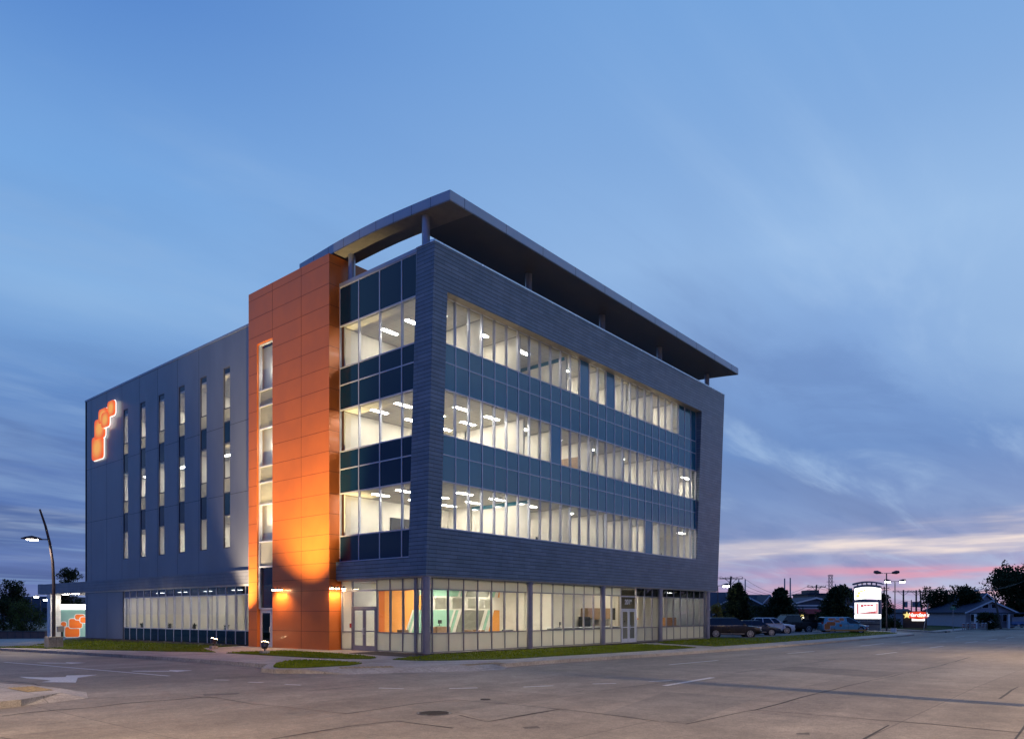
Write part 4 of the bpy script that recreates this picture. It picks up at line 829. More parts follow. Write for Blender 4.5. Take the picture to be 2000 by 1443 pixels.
# street lamp on the left --------------------------------------------------
def street_lamp(loc, label, scale=1.0, rz=0, energy=0, grp=None):
    z0 = gh(loc[0], loc[1]) ; b = Vector((loc[0], loc[1], z0 - .05)); t = thing('street_lamp', label, 'street lamp', b, 0, grp)
    def q(v, zz, k=.5): return (b.x - v * k, b.y, b.z + zz)
    MB().box((b.x - .42, b.y - .42, b.z), (b.x + .42, b.y + .42, b.z + .78)).build('concrete_base', M['walk'], t, bevel=.03)
    MB().tube([q(0, .7), q(0, 2), q(0, 4.2), q(.12, 5.6), q(.45, 6.8), q(.95, 7.9), q(1.6, 8.95)], [.11, .105, .095, .085, .08, .07, .055], 14).build('pole', M['dpole'], t, smooth=True)
    MB().tube([q(.25, 7.05, 1), q(.75, 7.02, 1)], .035, 8).build('arm', M['dpole'], t)
    m = MB(); m.tube([q(.65, 7.02, 1), q(.85, 7.06, 1), q(1.25, 7.1, 1), q(1.6, 7.05, 1), q(1.85, 7.0, 1)], [.04, .08, .13, .09, .03], 14); m.build('lamp_head', M['dpole'], t, smooth=True)
    MB().tube([q(.9, 6.99, 1), q(1.2, 6.975, 1), q(1.55, 6.99, 1)], [.06, .08, .05], 12).build('lamp_lens', M['lamps'], t, smooth=True)
    light('SPOT', 'lamp_light', Vector(q(1.2, 6.8, 1)), energy, (1, .78, .55), t, (0, 0, -1), .15, 160, .5)
    if rz: t.rotation_euler = (0, 0, rz)
    return t
sl = PG(107, 1259.5)
street_lamp((-6.6, 28.0), 'curved dark street lamp with one lit head left of the office block', 1, 0, 1500)

# cobra-head street lamps across the road (their light and a pole's shadow fall on the road)
def cobra(loc, d, label, energy, h=9.5, col=(1, .72, .44), al=2.2):
    b = Vector((loc[0], loc[1], gh(*loc) - .15)); t = thing('street_lamp', label, 'street lamp', b, group='street lamps on the near side of the road'); d = Vector((d[0], d[1], 0)).normalized()
    MB().tube([b, b + Vector((0, 0, h))], [.13, .08], 12).build('pole', M['galv'], t, smooth=True); tip = b + Vector((0, 0, h + .5)) + d * al
    MB().tube([b + Vector((0, 0, h - .3)), b + Vector((0, 0, h + .3)) + d * al * .5, tip], .04, 8).build('arm', M['galv'], t, smooth=True)
    MB().tube([tip - d * .1, tip + d * .3, tip + d * .7], [.06, .16, .08], 12).build('lamp_head', M['galv'], t, smooth=True)
    MB().tube([tip + d * .3 + Vector((0, 0, -.14)), tip + d * .3 + Vector((0, 0, -.18))], .12, 12).build('lamp_lens', M['warml'], t)
    light('SPOT', 'lamp_light', tip + d * .3 + Vector((0, 0, -.25)), energy, col, t, (0, 0, -1), .12, 165, .4)
cobra((-4.6, -40.5), (0, 1), 'tall street lamp across the main road from the corner', 20000, 10)
cobra((-33, -16), (1, 0), 'tall street lamp on the near corner left of the camera', 18000, 9.5)
cobra((24, -31), (0, 1), 'tall street lamp further along the near side of the main road', 10000, 10)
MB_p = MB().tube([(-4.3, -29.6, -.2), (-4.3, -29.6, 12)], [.2, .14], 12); t = thing('utility_pole', 'wooden utility pole on the near side of the road', 'utility pole', (-4.3, -29.6, -.2)); MB_p.build('pole', M['pole'], t)

# drive-through kiosk under the canopy --------------------------------------
t = thing('drive_through_kiosk', 'teal drive-through kiosk wrapped with orange rounded squares under a white lit band', 'kiosk', (4, 58, -1))
kz = gh(3, 58) ; a = PV(118, 1244, 58.0); KU0 = a[0]; zb = a[2]; zt = PV(140, 1190, 58.0)[2]; zt2 = PV(140, 1179.7, 58.0)[2]
MB().box((KU0, 58, zb), (KU0 + 7, 60.4, zt)).build('body', mat('teal_wrap', srgb(140, 182, 178), .5, 0, .05, 1), t)
MB().box((KU0 - .2, 57.2, zt), (KU0 + 7, 60.6, zt2)).build('lit_sign_band', emis('white_backlit', (1, .98, .92), 1.6), t)
M['ow'] = grad_emis('orange_decal', srgb(232, 150, 30), srgb(222, 104, 34), .12)
for i, (x0, y0, x1, y1) in enumerate(((127, 1223.5, 155, 1243.5), (135, 1208, 160, 1226), (146.5, 1199.5, 164.5, 1209.5), (156.5, 1204.5, 172, 1215.5), (118.5, 1214, 129, 1223), (114.5, 1221, 121, 1227))):
    p = PV(x0, y1, 58); q = PV(x1, y0, 58); c = ((p[0] + q[0]) / 2, (p[2] + q[2]) / 2); off = 57.985 - .006 * i
    sq = MB().prism(rrect(c, q[0] - p[0], q[2] - p[2], .2, 'v', off), (0, .004, 0)).build('orange_square', M['ow'], t)
    MB().prism(rrect(c, q[0] - p[0] + .16, q[2] - p[2] + .16, .26, 'v', off + .0045), (0, .0035, 0)).build('white_outline', M['white'], sq)
light('AREA', 'kiosk_light', (KU0 + 3, 56.6, 3.3), 260, (1, .92, .8), t, (0, .5, -1), 1.5)
for k, (x_, y_) in enumerate(((1.2, 43.2), (.8, 45.4), (.8, 47.6), (3.6, 44), (3.6, 48.2))): 
    cl = ceiling_light(x_, y_, 3.655, f'recessed light under the drive-through canopy, {ORD[k]} from the building', True)
p = PG(121, 1246); t = thing('card_bollard', 'small black post with a card reader beside the lamp base', 'bollard', (p[0], p[1], gh(*p)))
q = at(121, 1246, 52); b = Vector((q[0], q[1], q[2])); t.location = b
MB().tube([b, b + Vector((0, 0, .75))], .07, 8).build('post', M['ink'], t); MB().box((b.x - .3, b.y - .1, b.z + .45), (b.x + .1, b.y + .1, b.z + .85)).build('reader', M['galv'], t)

# ------------------------------------------------------------------ trees
def leaves(mb, c, r, n, size, squash=(1, 1, 1)):
    for _ in range(n):
        while True:
            p = Vector((rnd.uniform(-1, 1), rnd.uniform(-1, 1), rnd.uniform(-1, 1)))
            if .25 < p.length < 1: break
        p = Vector((p.x * r * squash[0], p.y * r * squash[1], p.z * r * squash[2])) + Vector(c)
        a = Vector((rnd.gauss(0, 1), rnd.gauss(0, 1), rnd.gauss(0, 1))).normalized(); b = a.orthogonal().normalized(); s = size * rnd.uniform(.5, 1.3); k = len(mb.v)
        mb.v += [tuple(p), tuple(p + b * s * .5 + a * s * .3), tuple(p + b * s), tuple(p + b * s * .5 - a * s * .3)]; mb.f.append((k, k + 1, k + 2, k + 3)); mb.m.append(0)
def tree(loc, h, rad, label, kind='round', m='leafd', trunk=.25, size=.32, n=2600, name='tree', group=None, blobs=16, low=.25, seed=1):
    global rnd
    sv = rnd; rnd = random.Random(seed); b = Vector(loc); t = thing(name, label, 'tree' if 'tree' in name else 'shrub', b, group=group); tr = MB(); cr = MB()
    tr.tube([b - Vector((0, 0, .2)), b + Vector((rnd.uniform(-.1, .1), 0, h * .4)), b + Vector((0, 0, h * .85))], [.035 * h * .6, .025 * h * .6, .01 * h], 8)
    for i in range(blobs):
        f = (i + .5) / blobs
        if kind == 'cone':
            zz = h * (low + (1 - low) * f); rr = rad * (1 - f) ** .6 + .15; a = i * 2.4; o = rr * rnd.uniform(.25, .55); br = max(.32, rr * .72)
        else:
            zz = h * (low + (1 - low) * (rnd.random() * .85 + .05)); w = math.sin(PI * min(1, max(.12, (zz / h - low * .6) / (1.06 - low * .6)))) ** .6; a = rnd.uniform(0, 6.28); o = rad * w * rnd.uniform(.2, .8); br = rad * rnd.uniform(.26, .42)
            if zz + br > h: zz = h - br
        c = b + Vector((math.cos(a) * o, math.sin(a) * o, zz)); tr.tube([b + Vector((0, 0, zz * .72)), c], [.02 * h * .3, .03], 5)
        leaves(cr, c, br, n // blobs, size)
        for _ in range(3):
            p = c + Vector((rnd.gauss(0, 1), rnd.gauss(0, 1), rnd.gauss(0, .7) + .3)).normalized() * br * rnd.uniform(1.0, 1.25); leaves(cr, p, br * .27, n // blobs // 9, size * .85); tr.tube([c, p], [.03, .012], 4)
    tr.build('trunk', M['bark'], t); cr.build('crown', M[m], t); rnd = sv; return t
def gz_(p): return -.1 + gh(p[0], p[1])
def place(px, d): p = at(px, 1200, d); return (p[0], p[1], -.3 if p[0] > 0 and px > 1000 else gz_(p))
def hgt(py, d): return (1198 - py) * d / 1443 + 1.9 + .3
T = tree
T(place(1440, 84), hgt(1143, 84), 2.0, 'dark pointed evergreen tree behind the parked black crossover', 'cone', seed=3, n=8000, low=.06, blobs=34, size=.34)
T(place(1524, 88), hgt(1153, 88), 2.3, 'broad dark evergreen tree behind the white car', 'cone', seed=4, n=8500, low=.06, blobs=34, size=.34)
T(place(1487, 92), hgt(1180, 92), 1.6, 'low rounded bush between the two evergreen trees', 'round', seed=5, n=1800, low=.1, name='bush')
T(place(1630, 92), hgt(1150, 92), 2.0, 'dark evergreen tree left of the illuminated pylon sign', 'cone', seed=6, n=8000, low=.06, blobs=34)
T(place(1613, 96), hgt(1196, 96), 1.2, 'small bush behind the roof of the wrapped van', 'round', seed=7, n=900, low=.1, name='bush')
T(place(1656, 97), hgt(1141, 97), 2.6, 'dark leafy tree rising directly behind the pylon sign', 'round', seed=8, n=3200, low=.1)
T(place(1400, 74), hgt(1177, 74), .95, 'small yellow leaved tree beside the corner of the office block', 'round', 'leafy', seed=9, n=900, size=.22, low=.25)
T(place(1727, 112), hgt(1157, 112), 2.0, 'dark tree right of the pylon sign', 'round', seed=10, n=2200, low=.1)
T(place(1737, 104), hgt(1205, 104), 2.0, 'low rounded shrub left of the red restaurant sign', 'round', seed=11, n=1200, low=.05, name='bush')
T(place(1823, 128), hgt(1144, 128), 2.9, 'slender tree behind the red restaurant sign', 'round', seed=12, n=3000, low=.25, size=.38)
T(place(1880, 122), hgt(1143, 122), 3.0, 'full dark tree left of the white bungalow', 'round', seed=13, n=3800, low=.2, size=.38, blobs=20)
T(place(1928, 110), hgt(1196, 110), 1.7, 'rounded dark bush in front of the white bungalow', 'round', seed=14, n=1500, low=.05, name='bush')
T(place(1985, 150), hgt(1103, 150), 6.5, 'very large dark tree at the right edge behind the bungalow', 'round', seed=15, n=7000, low=.1, size=.62, blobs=34)
T(place(2040, 145), hgt(1120, 145), 5.5, 'large dark tree partly outside the right edge', 'round', seed=16, n=3500, low=.05, size=.6, blobs=20)
T(place(22, 112), hgt(1139, 112) + .8, 2.2, 'tall dark tree at the left edge', 'round', seed=17, n=3000, low=.05, blobs=22)
T(place(37, 114), hgt(1145, 114) + .8, 2.0, 'second dark tree right of the left edge tree', 'round', seed=18, n=2400, low=.05)
T(place(6, 110), hgt(1163, 110) + .8, 2.6, 'lower dark tree cut by the left edge', 'round', seed=19, n=2200, low=.05)
T(place(47, 101), hgt(1172, 101) + .8, 2.8, 'rounded olive green shrub behind the brick planter wall', 'round', 'leafg', seed=20, n=4200, low=.0, size=.24, name='bush', blobs=26)
T(place(134, 92), hgt(1108, 92) + .8, 2.2, 'dark spiky tree behind the drive-through canopy', 'round', seed=21, n=3600, low=.3, blobs=24, size=.3)

# ------------------------------------------------------------------ vehicles
M['tyre'] = mat('tyre_rubber', (.015, .015, .016), .8, 0, 0); M['rim'] = mat('alloy_rim', (.5, .5, .5), .3, .8, 0)
M['cglass'] = mat('car_glass', (.008, .01, .014), .03, 0, 0, spec=1.55); M['hl'] = mat('headlamp_glass', (.7, .72, .75), .1, .2, 0); M['tl'] = mat('tail_lamp_red', (.4, .02, .02), .2, 0, 0)
def paintm(name, c, metal=.3): return mat(name, c, .28, metal, .02, 1, coat=.35)
def car(name, label, cat, px, d, heading, spec, paint, group='vehicles parked in the lot', zoff=-.15, extra=None, wrap=None):
    """spec: L,W, wheel positions, wheel radius, hull stations, cabin (xb0,xb1,xt0,xt1,zbelt,zroof)"""
    p = at(px, 1200, d); loc = (p[0], p[1], zoff); t = thing(name, label, cat, (0, 0, 0), group=group); W = spec['w'] / 2; hull = spec['hull']
    m = MB(); rings = []
    for x_, zl, zb, ws in hull:
        hw = W * ws; zm = zl + (zb - zl) * .55
        r = [(x_, -hw * .86, zl), (x_, -hw * .98, zl + .12), (x_, -hw, zm), (x_, -hw * .97, zb - .06), (x_, -hw * .86, zb), (x_, 0, zb + .025), (x_, hw * .86, zb), (x_, hw * .97, zb - .06), (x_, hw, zm), (x_, hw * .98, zl + .12), (x_, hw * .86, zl)]
        rings.append(r)
    n = len(rings[0])
    for i in range(len(rings) - 1): 
        m.add(rings[i] + rings[i + 1], [(k, k + 1, n + k + 1, n + k) for k in range(n - 1)] + [(n - 1, 0, n, 2 * n - 1)])
    m.add(rings[0], [tuple(range(n))]); m.add(rings[-1], [tuple(range(n))[::-1]])
    body = m.build('body', paint, t, smooth=True)
    for (xb0, xb1, xt0, xt1, zb, zr) in spec['cabin']:
        wb, wt = W * .9, W * .7
        q = [(xb0, -wb, zb - .02), (xb1, -wb, zb - .02), (xb1, wb, zb - .02), (xb0, wb, zb - .02), (xt0, -wt, zr), (xt1, -wt, zr), (xt1, wt, zr), (xt0, wt, zr)]
        MB().hexa(q).build('windows', M['cglass'], t)
        rf = MB(); rf.hexa([(xt0 - .06, -wt - .03, zr - .01), (xt1 + .06, -wt - .03, zr - .01), (xt1 + .06, wt + .03, zr - .01), (xt0 - .06, wt + .03, zr - .01), (xt0 + .1, -wt + .08, zr + .05), (xt1 - .12, -wt + .08, zr + .05), (xt1 - .12, wt - .08, zr + .05), (xt0 + .1, wt - .08, zr + .05)])
        for s in (-1, 1):
            for f in spec.get('pil', (0, .5, 1)):
                a = Vector((xb0 + (xb1 - xb0) * f, s * (wb + .004), zb - .02)); b = Vector((xt0 + (xt1 - xt0) * f, s * (wt + .012), zr)); e = Vector((.045, 0, 0)); rf.add([a - e, a + e, b + e, b - e, a - e - Vector((0, s * .03, 0)), a + e - Vector((0, s * .03, 0)), b + e - Vector((0, s * .03, 0)), b - e - Vector((0, s * .03, 0))], [(0, 1, 2, 3), (4, 5, 6, 7), (0, 1, 5, 4), (2, 3, 7, 6), (1, 2, 6, 5), (0, 3, 7, 4)])
        rf.build('roof', paint, t, smooth=False)
    wr = spec['wr']; proto = None
    for wx in spec['wx']:
        for s in (-1, 1):
            yo = s * W * .99; wn = MB().tube([(wx, yo - s * .22, wr), (wx, yo - s * .02, wr), (wx, yo, wr)], [wr, wr, wr * .93], 24); wh = wn.build('wheel', M['tyre'], t, smooth=True)
            rm = MB(); rm.tube([(wx, yo - s * .02, wr), (wx, yo + s * .012, wr)], [wr * .16, wr * .14], 10)
            for k in range(8):
                a = k * PI / 4; c1 = Vector((math.cos(a), 0, math.sin(a))); sd = Vector((-math.sin(a), 0, math.cos(a))) * .03; o0 = Vector((wx, yo + s * .008, wr)); rm.add([o0 + c1 * wr * .1 - sd, o0 + c1 * wr * .1 + sd, o0 + c1 * wr * .68 + sd * 1.3, o0 + c1 * wr * .68 - sd * 1.3], [(0, 1, 2, 3)])
            rg = [(wx + math.cos(a * PI / 12) * wr * q_, yo + s * .006, wr + math.sin(a * PI / 12) * wr * q_) for q_ in (.62, .72) for a in range(24)]; rm.add(rg, [(k, (k + 1) % 24, 24 + (k + 1) % 24, 24 + k) for k in range(24)])
            rm.build('rim', M['rim'], wh)
            ar = MB().tube([(wx, s * W * .8, wr + .02), (wx, s * (W * .985), wr + .02)], wr * 1.16, 24); ar.build('wheel_arch', M['tyre'], t)
    xf, xr = hull[-1][0], hull[0][0]; zh = spec['zh']
    for s in (-1, 1):
        MB().box((xf - .34, s * W * .62 - .17, zh - .07), (xf - .02, s * W * .62 + .17, zh + .07)).build('headlight', M['hl'], t, bevel=.02)
        MB().box((xr - .015, s * W * .74 - .12, spec['zt'] - .12), (xr + .1, s * W * .74 + .12, spec['zt'] + .12)).build('tail_light', M['tl'], t, bevel=.015)
        mx_ = spec['cabin'][0][1] - .35 if heading != 'x' else 0
        MB().box((mx_ - .06, s * W * 1.0 - .02, spec['cabin'][0][4] + .02), (mx_ + .1, s * W * 1.0 + s * .2, spec['cabin'][0][4] + .17)).build('mirror', paint, t, bevel=.02)
    for s in (-1, 1):
        if cat == 'car': MB().box((-1.0, s * W * .985, .34), (.95, s * (W * 1.0 + .012), .385)).build('side_trim', M['rim'], t); c_ = spec['cabin'][0]; MB().box((c_[0] + .2, s * W * .9, c_[4] - .015), (c_[1] - .1, s * (W * .955), c_[4] + .02)).build('window_trim', M['rim'], t)
        for dx_ in ((-.95, .12, 1.02) if cat != 'van' else (.2, 1.3)): MB().box((dx_ - .008, s * W * .97, .42), (dx_ + .008, s * (W * 1.0 + .006), spec['cabin'][0][4] - .1)).build('door_gap', M['ink'], t)
    MB().box((xf - .03, -W * .36, zh - .3), (xf + .02, W * .36, zh - .02)).build('grille', M['ink'], t, bevel=.01)
    MB().box((xr - .03, -.26, spec['zt'] - .3), (xr - .005, .26, spec['zt'] - .17)).build('number_plate', M['white'], t)
    if extra: extra(t, W, paint)
    t.location = loc; t.rotation_euler = (0, 0, heading); return t
HR = math.atan2(RT[1], RT[0])      # heading to the right of the picture
SUV = dict(w=1.9, wr=.37, wx=(-1.38, 1.42), zh=.86, zt=.98, pil=(0.0, .36, .72, 1), hull=[(-2.38, .42, .8, .82), (-2.3, .32, 1.02, .93), (-1.6, .26, 1.08, 1), (0, .25, 1.06, 1), (1.1, .25, 1.04, 1), (1.75, .28, .99, .98), (2.2, .32, .88, .9), (2.4, .4, .68, .74)], cabin=[(-2.18, 1.25, -1.75, .35, 1.04, 1.66)])
SED = dict(w=1.82, wr=.33, wx=(-1.35, 1.4), zh=.7, zt=.86, pil=(0.0, .5, 1), hull=[(-2.35, .4, .78, .84), (-2.25, .3, .93, .94), (-1.5, .23, .95, 1), (0, .22, .93, 1), (1.1, .22, .9, 1), (1.8, .25, .82, .95), (2.2, .3, .7, .86), (2.36, .36, .56, .72)], cabin=[(-1.85, 1.25, -1.05, .4, .91, 1.38)])
LUX = dict(w=1.95, wr=.38, wx=(-1.32, 1.36), zh=.86, zt=1.0, pil=(0.0, .36, .72, 1), hull=[(-2.2, .42, .85, .86), (-2.12, .32, 1.06, .95), (-1.3, .26, 1.1, 1), (0, .25, 1.07, 1), (1.1, .26, 1.03, 1), (1.8, .3, .96, .96), (2.12, .36, .86, .88), (2.22, .42, .6, .8)], cabin=[(-2.0, 1.05, -1.6, .3, 1.06, 1.6)])
VAN = dict(w=1.98, wr=.34, wx=(-1.5, 1.55), zh=.78, zt=1.1, pil=(.68, 1), hull=[(-2.5, .4, 1.0, .9), (-2.42, .3, 1.12, .97), (-1.6, .22, 1.13, 1), (0, .22, 1.1, 1), (1.2, .22, 1.04, 1), (1.85, .24, .92, .97), (2.35, .3, .76, .86), (2.55, .38, .56, .68)], cabin=[(-2.42, 1.6, -2.2, .45, 1.1, 1.7)])
PCK = dict(w=2.0, wr=.42, wx=(-1.85, 1.85), zh=1.0, zt=1.1, pil=(0, .5, 1), hull=[(-2.95, .55, 1.2, .96), (-2.8, .45, 1.22, 1), (-1, .42, 1.22, 1), (1, .42, 1.2, 1), (2.1, .45, 1.18, .98), (2.75, .5, 1.1, .94), (2.9, .55, .8, .86)], cabin=[(-1.15, 1.35, -.9, .6, 1.2, 1.92)])
car('suv', 'glossy black crossover parked nearest the office block', 'car', 1427, 62.5, HR - .1, SUV, paintm('deep_maroon_black_paint', (.014, .009, .01)), zoff=-.13)
car('sedan', 'dark blue sedan between the black crossover and the white car', 'car', 1472, 68, HR - .12, SED, paintm('dark_blue_paint', (.02, .03, .05)), zoff=-.12)
car('suv', 'white compact sport utility car with a black roof', 'car', 1505, 74.5, HR - .12, LUX, paintm('white_car_paint', (.8, .78, .76), 0), zoff=-.14)
def bed(t, W, paint):
    for s in (-1, 1): MB().box((-2.85, s * W * .9 - .05, 1.2), (-1.2, s * W * .9 + .05, 1.42)).build('bed_side', paint, t)
    MB().box((-2.95, -W * .9, .8), (-2.86, W * .9, 1.42)).build('tailgate', paint, t); MB().tube([(-3.02, -W * .85, .62), (-3.02, W * .85, .62)], .07, 8).build('rear_bumper', M['rim'], t)
car('pickup_truck', 'black pickup truck parked tail outwards behind the white car', 'pickup', 1540, 80.5, HR + PI + .25, PCK, paintm('black_truck_paint', (.008, .008, .009)), zoff=-.16, extra=bed)
car('sedan', 'light blue sedan half hidden behind the black pickup truck', 'car', 1560, 89, HR - .15, SED, paintm('pale_blue_paint', (.2, .26, .36)), zoff=-.18)
def wrapv(t, W, paint):
    wh = M['white']
    tl = mat('teal_van_panel', (.2, .43, .48), .3, 0, .05)
    # solid side panels where a van has no glass, seen side
    wb, wt = W * .9, W * .7
    for s in (-1, 1):
        MB().hexa([(-2.4, s * (wb + .03), 1.08), (.15, s * (wb + .03), 1.08), (.15, s * (wb), 1.08), (-2.4, s * wb, 1.08), (-2.2, s * (wt + .035), 1.69), (.1, s * (wt + .035), 1.69), (.1, s * wt, 1.69), (-2.2, s * wt, 1.69)]).build('side_panel', tl, t)
    y_ = -W - .012
    MB().box((-2.25, y_ + .006, .24), (2.1, y_ + .035, .42)).build('orange_sill', M['opaint'], t)
    oo = mat('orange_decal_paint', (.75, .2, .04), .35, 0, .1)
    for i, (cx_, cz_, w_, h_) in enumerate(((-2.05, .72, .62, .62), (-1.65, 1.03, .95, .4))):
        o_ = y_ - .004 * i; sq = MB().prism(rrect((cx_, cz_), w_, h_, .12, 'v', o_), (0, .004, 0)).build('orange_square', oo, t); MB().prism(rrect((cx_, cz_), w_ + .1, h_ + .1, .15, 'v', o_ + .005), (0, .003, 0)).build('white_outline', wh, sq)
    sl_ = (wb - wt) / .6
    for i, (cx_, cz_, w_, h_) in enumerate(((-1.45, 1.5, .8, .26), (-.95, 1.3, .75, .26), (-.42, 1.5, .5, .3))):
        def tilt(pts): return [(p_[0], -(wb + .034) - .004 * i + (p_[2] - 1.08) * (wb - wt) / .62, p_[2]) for p_ in pts]
        sq = MB().prism(tilt(rrect((cx_, cz_), w_, h_, .09, 'v', 0)), (0, -.006, 0)).build('orange_square', oo, t); MB().prism(tilt(rrect((cx_, cz_), w_ + .09, h_ + .09, .12, 'v', 0)), (0, -.003, 0)).build('white_outline', wh, sq)
    MB().prism(rrect((-.6, .86), .28, .26, .08, 'v', y_ + .0), (0, .01, 0)).build('orange_emblem', oo, t)
    text_mesh('side_lettering', 'metronet', .26, wh, t, (.3, y_ + .0, .84), (R(90), 0, 0), .003)
    MB().hexa([(1.35, -W * .99 - .01, .3), (2.3, -W * .88 - .01, .36), (2.3, -W * .8, .36), (1.35, -W * .9, .3), (1.6, -W * .99 - .012, .75), (2.35, -W * .86 - .012, .66), (2.35, -W * .8, .66), (1.6, -W * .9, .75)]).build('red_front_panel', mat('red_decal_paint', (.3, .05, .04), .3, 0, .05), t)
car('van', 'teal and orange company van beside the pylon sign', 'van', 1645, 80, HR, VAN, paintm('teal_van_paint', (.22, .46, .5), 0), zoff=-.2, extra=wrapv)

# ------------------------------------------------------------------ pylon sign
sp = at(1693, 1200, 89); su = sp[0]; SVa = PU(1719.5, 1200, su)[1]; SVb = PU(1667, 1200, su)[1]; zg = -.35
def zs(py, px=1693): return PU(px, py, su)[2]
t = thing('pylon_sign', 'tall illuminated pylon sign with arched top beside the road', 'sign', (su, (SVa + SVb) / 2, zg)); yc = (SVa + SVb) / 2; hw = (SVb - SVa) / 2
z1, z2, z3, z4, z5, z6 = zs(1208), zs(1199.2), zs(1197.5), zs(1176), zs(1171.5), zs(1147)
MB().box((su, SVa + .05, zg), (su + .7, SVb, z1)).box((su - .01, SVa + .06, zs(1219.8)), (su + .71, SVb - .01, zs(1217.6)), 1).build('base', [M['walk'], M['dpole']], t)
def arch(za, rise, th, y0, y1, u0, u1, nm, m, n=12):
    b = MB(); ys = [y0 + (y1 - y0) * i / n for i in range(n + 1)]; f = lambda y_: za + rise * (1 - ((y_ - yc) / hw) ** 2)
    b.prism([(u0, y_, f(y_)) for y_ in ys] + [(u0, y_, f(y_) - th) for y_ in reversed(ys)], (u1 - u0, 0, 0)); return b.build(nm, m, t)
M['signw'] = emis('white_sign_face', (1, .98, .95), 2.4)
MB().box((su, SVb - .12, z1), (su + .6, SVb, z6)).build('left_post', M['steel'], t); MB().box((su, SVa, z3), (su + .6, SVa + .25, z5)).build('right_post', M['steel'], t)
def panel(name, za, zb_, rise, m, y0=SVa + .05, y1=SVb - .12, off=0.02, lo=0):
    b = MB(); n = 12; ys = [y0 + (y1 - y0) * i / n for i in range(n + 1)]; f = lambda y_, r: r * (1 - ((y_ - yc) / hw) ** 2)
    b.prism([(su + off, y_, zb_ + f(y_, rise)) for y_ in ys] + [(su + off, y_, za + f(y_, lo)) for y_ in reversed(ys)], (.5, 0, 0)); return b.build(name, m, t)
panel('upper_face', z5 + .05, z6 - .1, .2, M['signw'], lo=.12); panel('lower_face', z1 + .02, z2, 0, M['signw'])
panel('middle_band', z4, z5 - .05, .12, M['steel'], off=-.03); panel('dark_band', z2, z3, 0, M['dpole'], off=-.03, y0=SVa, y1=SVb)
sc_ = panel('screen', z3, z4, 0, emis('screen_white', (1, .95, .93), 1.7), y0=SVa + .3, off=.01)
arch(z6 + .16, .2, .28, SVa + .03, SVb - .02, su - .02, su + .62, 'top_beam', M['steel']); arch(z6 + .55, .22, .17, SVa - .25, SVb + .12, su - .1, su + .7, 'arched_cap', M['steel'])
for k in range(5): y_ = SVa + .5 + k * (SVb - SVa - .9) / 4; MB().box((su + .1, y_ - .05, z6 + .1), (su + .4, y_ + .05, z6 + .42 + .2 * (1 - ((y_ - yc) / hw) ** 2))).build('cap_strut', M['steel'], t)
RR = (R(90), 0, R(-90)); M['rled'] = emis('red_led', (.8, .16, .16), .75); M['yled'] = emis('yellow_sign_print', (1, .72, .25), 1.2)
for i, (dy, dz, s_) in enumerate(((1.02, -.4, .36), (.9, -.04, .3), (.68, .22, .22), (.5, .12, .2), (.26, .32, .22))):
    c = (yc + dy, (z5 + z6) / 2 + .15 + dz); MB().prism(rrect(c, s_ * 1.1, s_, .08, 'u', su + .014 - .002 * i), (.004, 0, 0)).build('orange_square', M['yled'], t)
zm = (z3 + z4) / 2
for y0, y1, za, zb_ in ((yc + hw * .62, yc + hw * .74, z3 + .02, z4 - .15), (yc - hw * .8, yc - hw * .7, z3 + .02, z4 - .1)): MB().box((su + .0, y0, za), (su + .008, y1, zb_)).build('screen_graphic', M['rled'], t)
MB().prism([(su, yc - hw * .68, z3 + .02), (su, yc + hw * .6, z3 + .02), (su, yc + hw * .2, z3 + .12), (su, yc - hw * .68, z3 + .3)], (.008, 0, 0)).build('screen_graphic', M['rled'], t)
for k in range(4): y_ = yc + hw * .36 - k * hw * .24; MB().box((su, y_ - .17, zm + .2 - (.08 if k == 0 else 0)), (su + .008, y_ + .15, zm + .42)).build('screen_graphic', M['rled'], t)
text_mesh('address_lettering', '2019 Grand Avenue', .3, mat('pale_lettering', (.6, .57, .5), .5, 0, 0), t, (su - .01, yc + .35, zs(1212)), RR, .01)
light('AREA', 'sign_light', (su - .3, yc, z5), 60, (1, .96, .9), t, (-1, 0, -.1), 2)

# ------------------------------------------------------------------ red restaurant sign
d = 104; c = at(1789, 1203, d); t = thing('restaurant_sign', 'red and yellow illuminated restaurant sign with a star on a brown brick base', 'sign', (c[0], c[1], -.4)); ru = c[0]
def ry(px): return PU(px, 1200, ru)[1]
def rz_(py): return PU(1789, py, ru)[2]
MB().box((ru + .05, ry(1808), -.5), (ru + .8, ry(1763), rz_(1193))).build('brick_base', brickm('brown_brick', (.1, .06, .045), (.12, .07, .05), (.07, .06, .05), .22, .075, .01, .8), t)
M['redl'] = emis('red_light_panel', (.85, .06, .02), .75); M['yell'] = emis('yellow_light_panel', (.95, .75, .22), 1.0); M['whl'] = emis('white_light_letters', (1, .93, .85), 1.5)
y0, y1 = ry(1811), ry(1776); m = MB(); n = 14; pts = [(ru - .05, y1 + (y0 - y1) * i / n, rz_(1195.5) + .12 * math.sin(i / n * PI)) for i in range(n + 1)] + [(ru - .05, y0 + (y1 - y0) * i / n, rz_(1206) - .2 * math.sin(i / n * PI)) for i in range(n + 1)]
m.prism(pts, (.1, 0, 0)); m.build('red_panel', M['redl'], t); m = MB(); sc0 = (ry(1771.5), rz_(1201)); st = []
for k in range(10):
    a = PI / 2 + k * PI / 5; r_ = .52 if k % 2 == 0 else .23; st.append((ru - .12, sc0[0] + r_ * math.cos(a), sc0[1] + r_ * math.sin(a)))
m.prism(st, (.08, 0, 0)); m.build('yellow_star', M['yell'], t)
text_mesh('lettering', "Hardee's", .74, M['whl'], t, (ru - .08, ry(1793.5), rz_(1200.5)), RR, .02, .3, bold=.01)
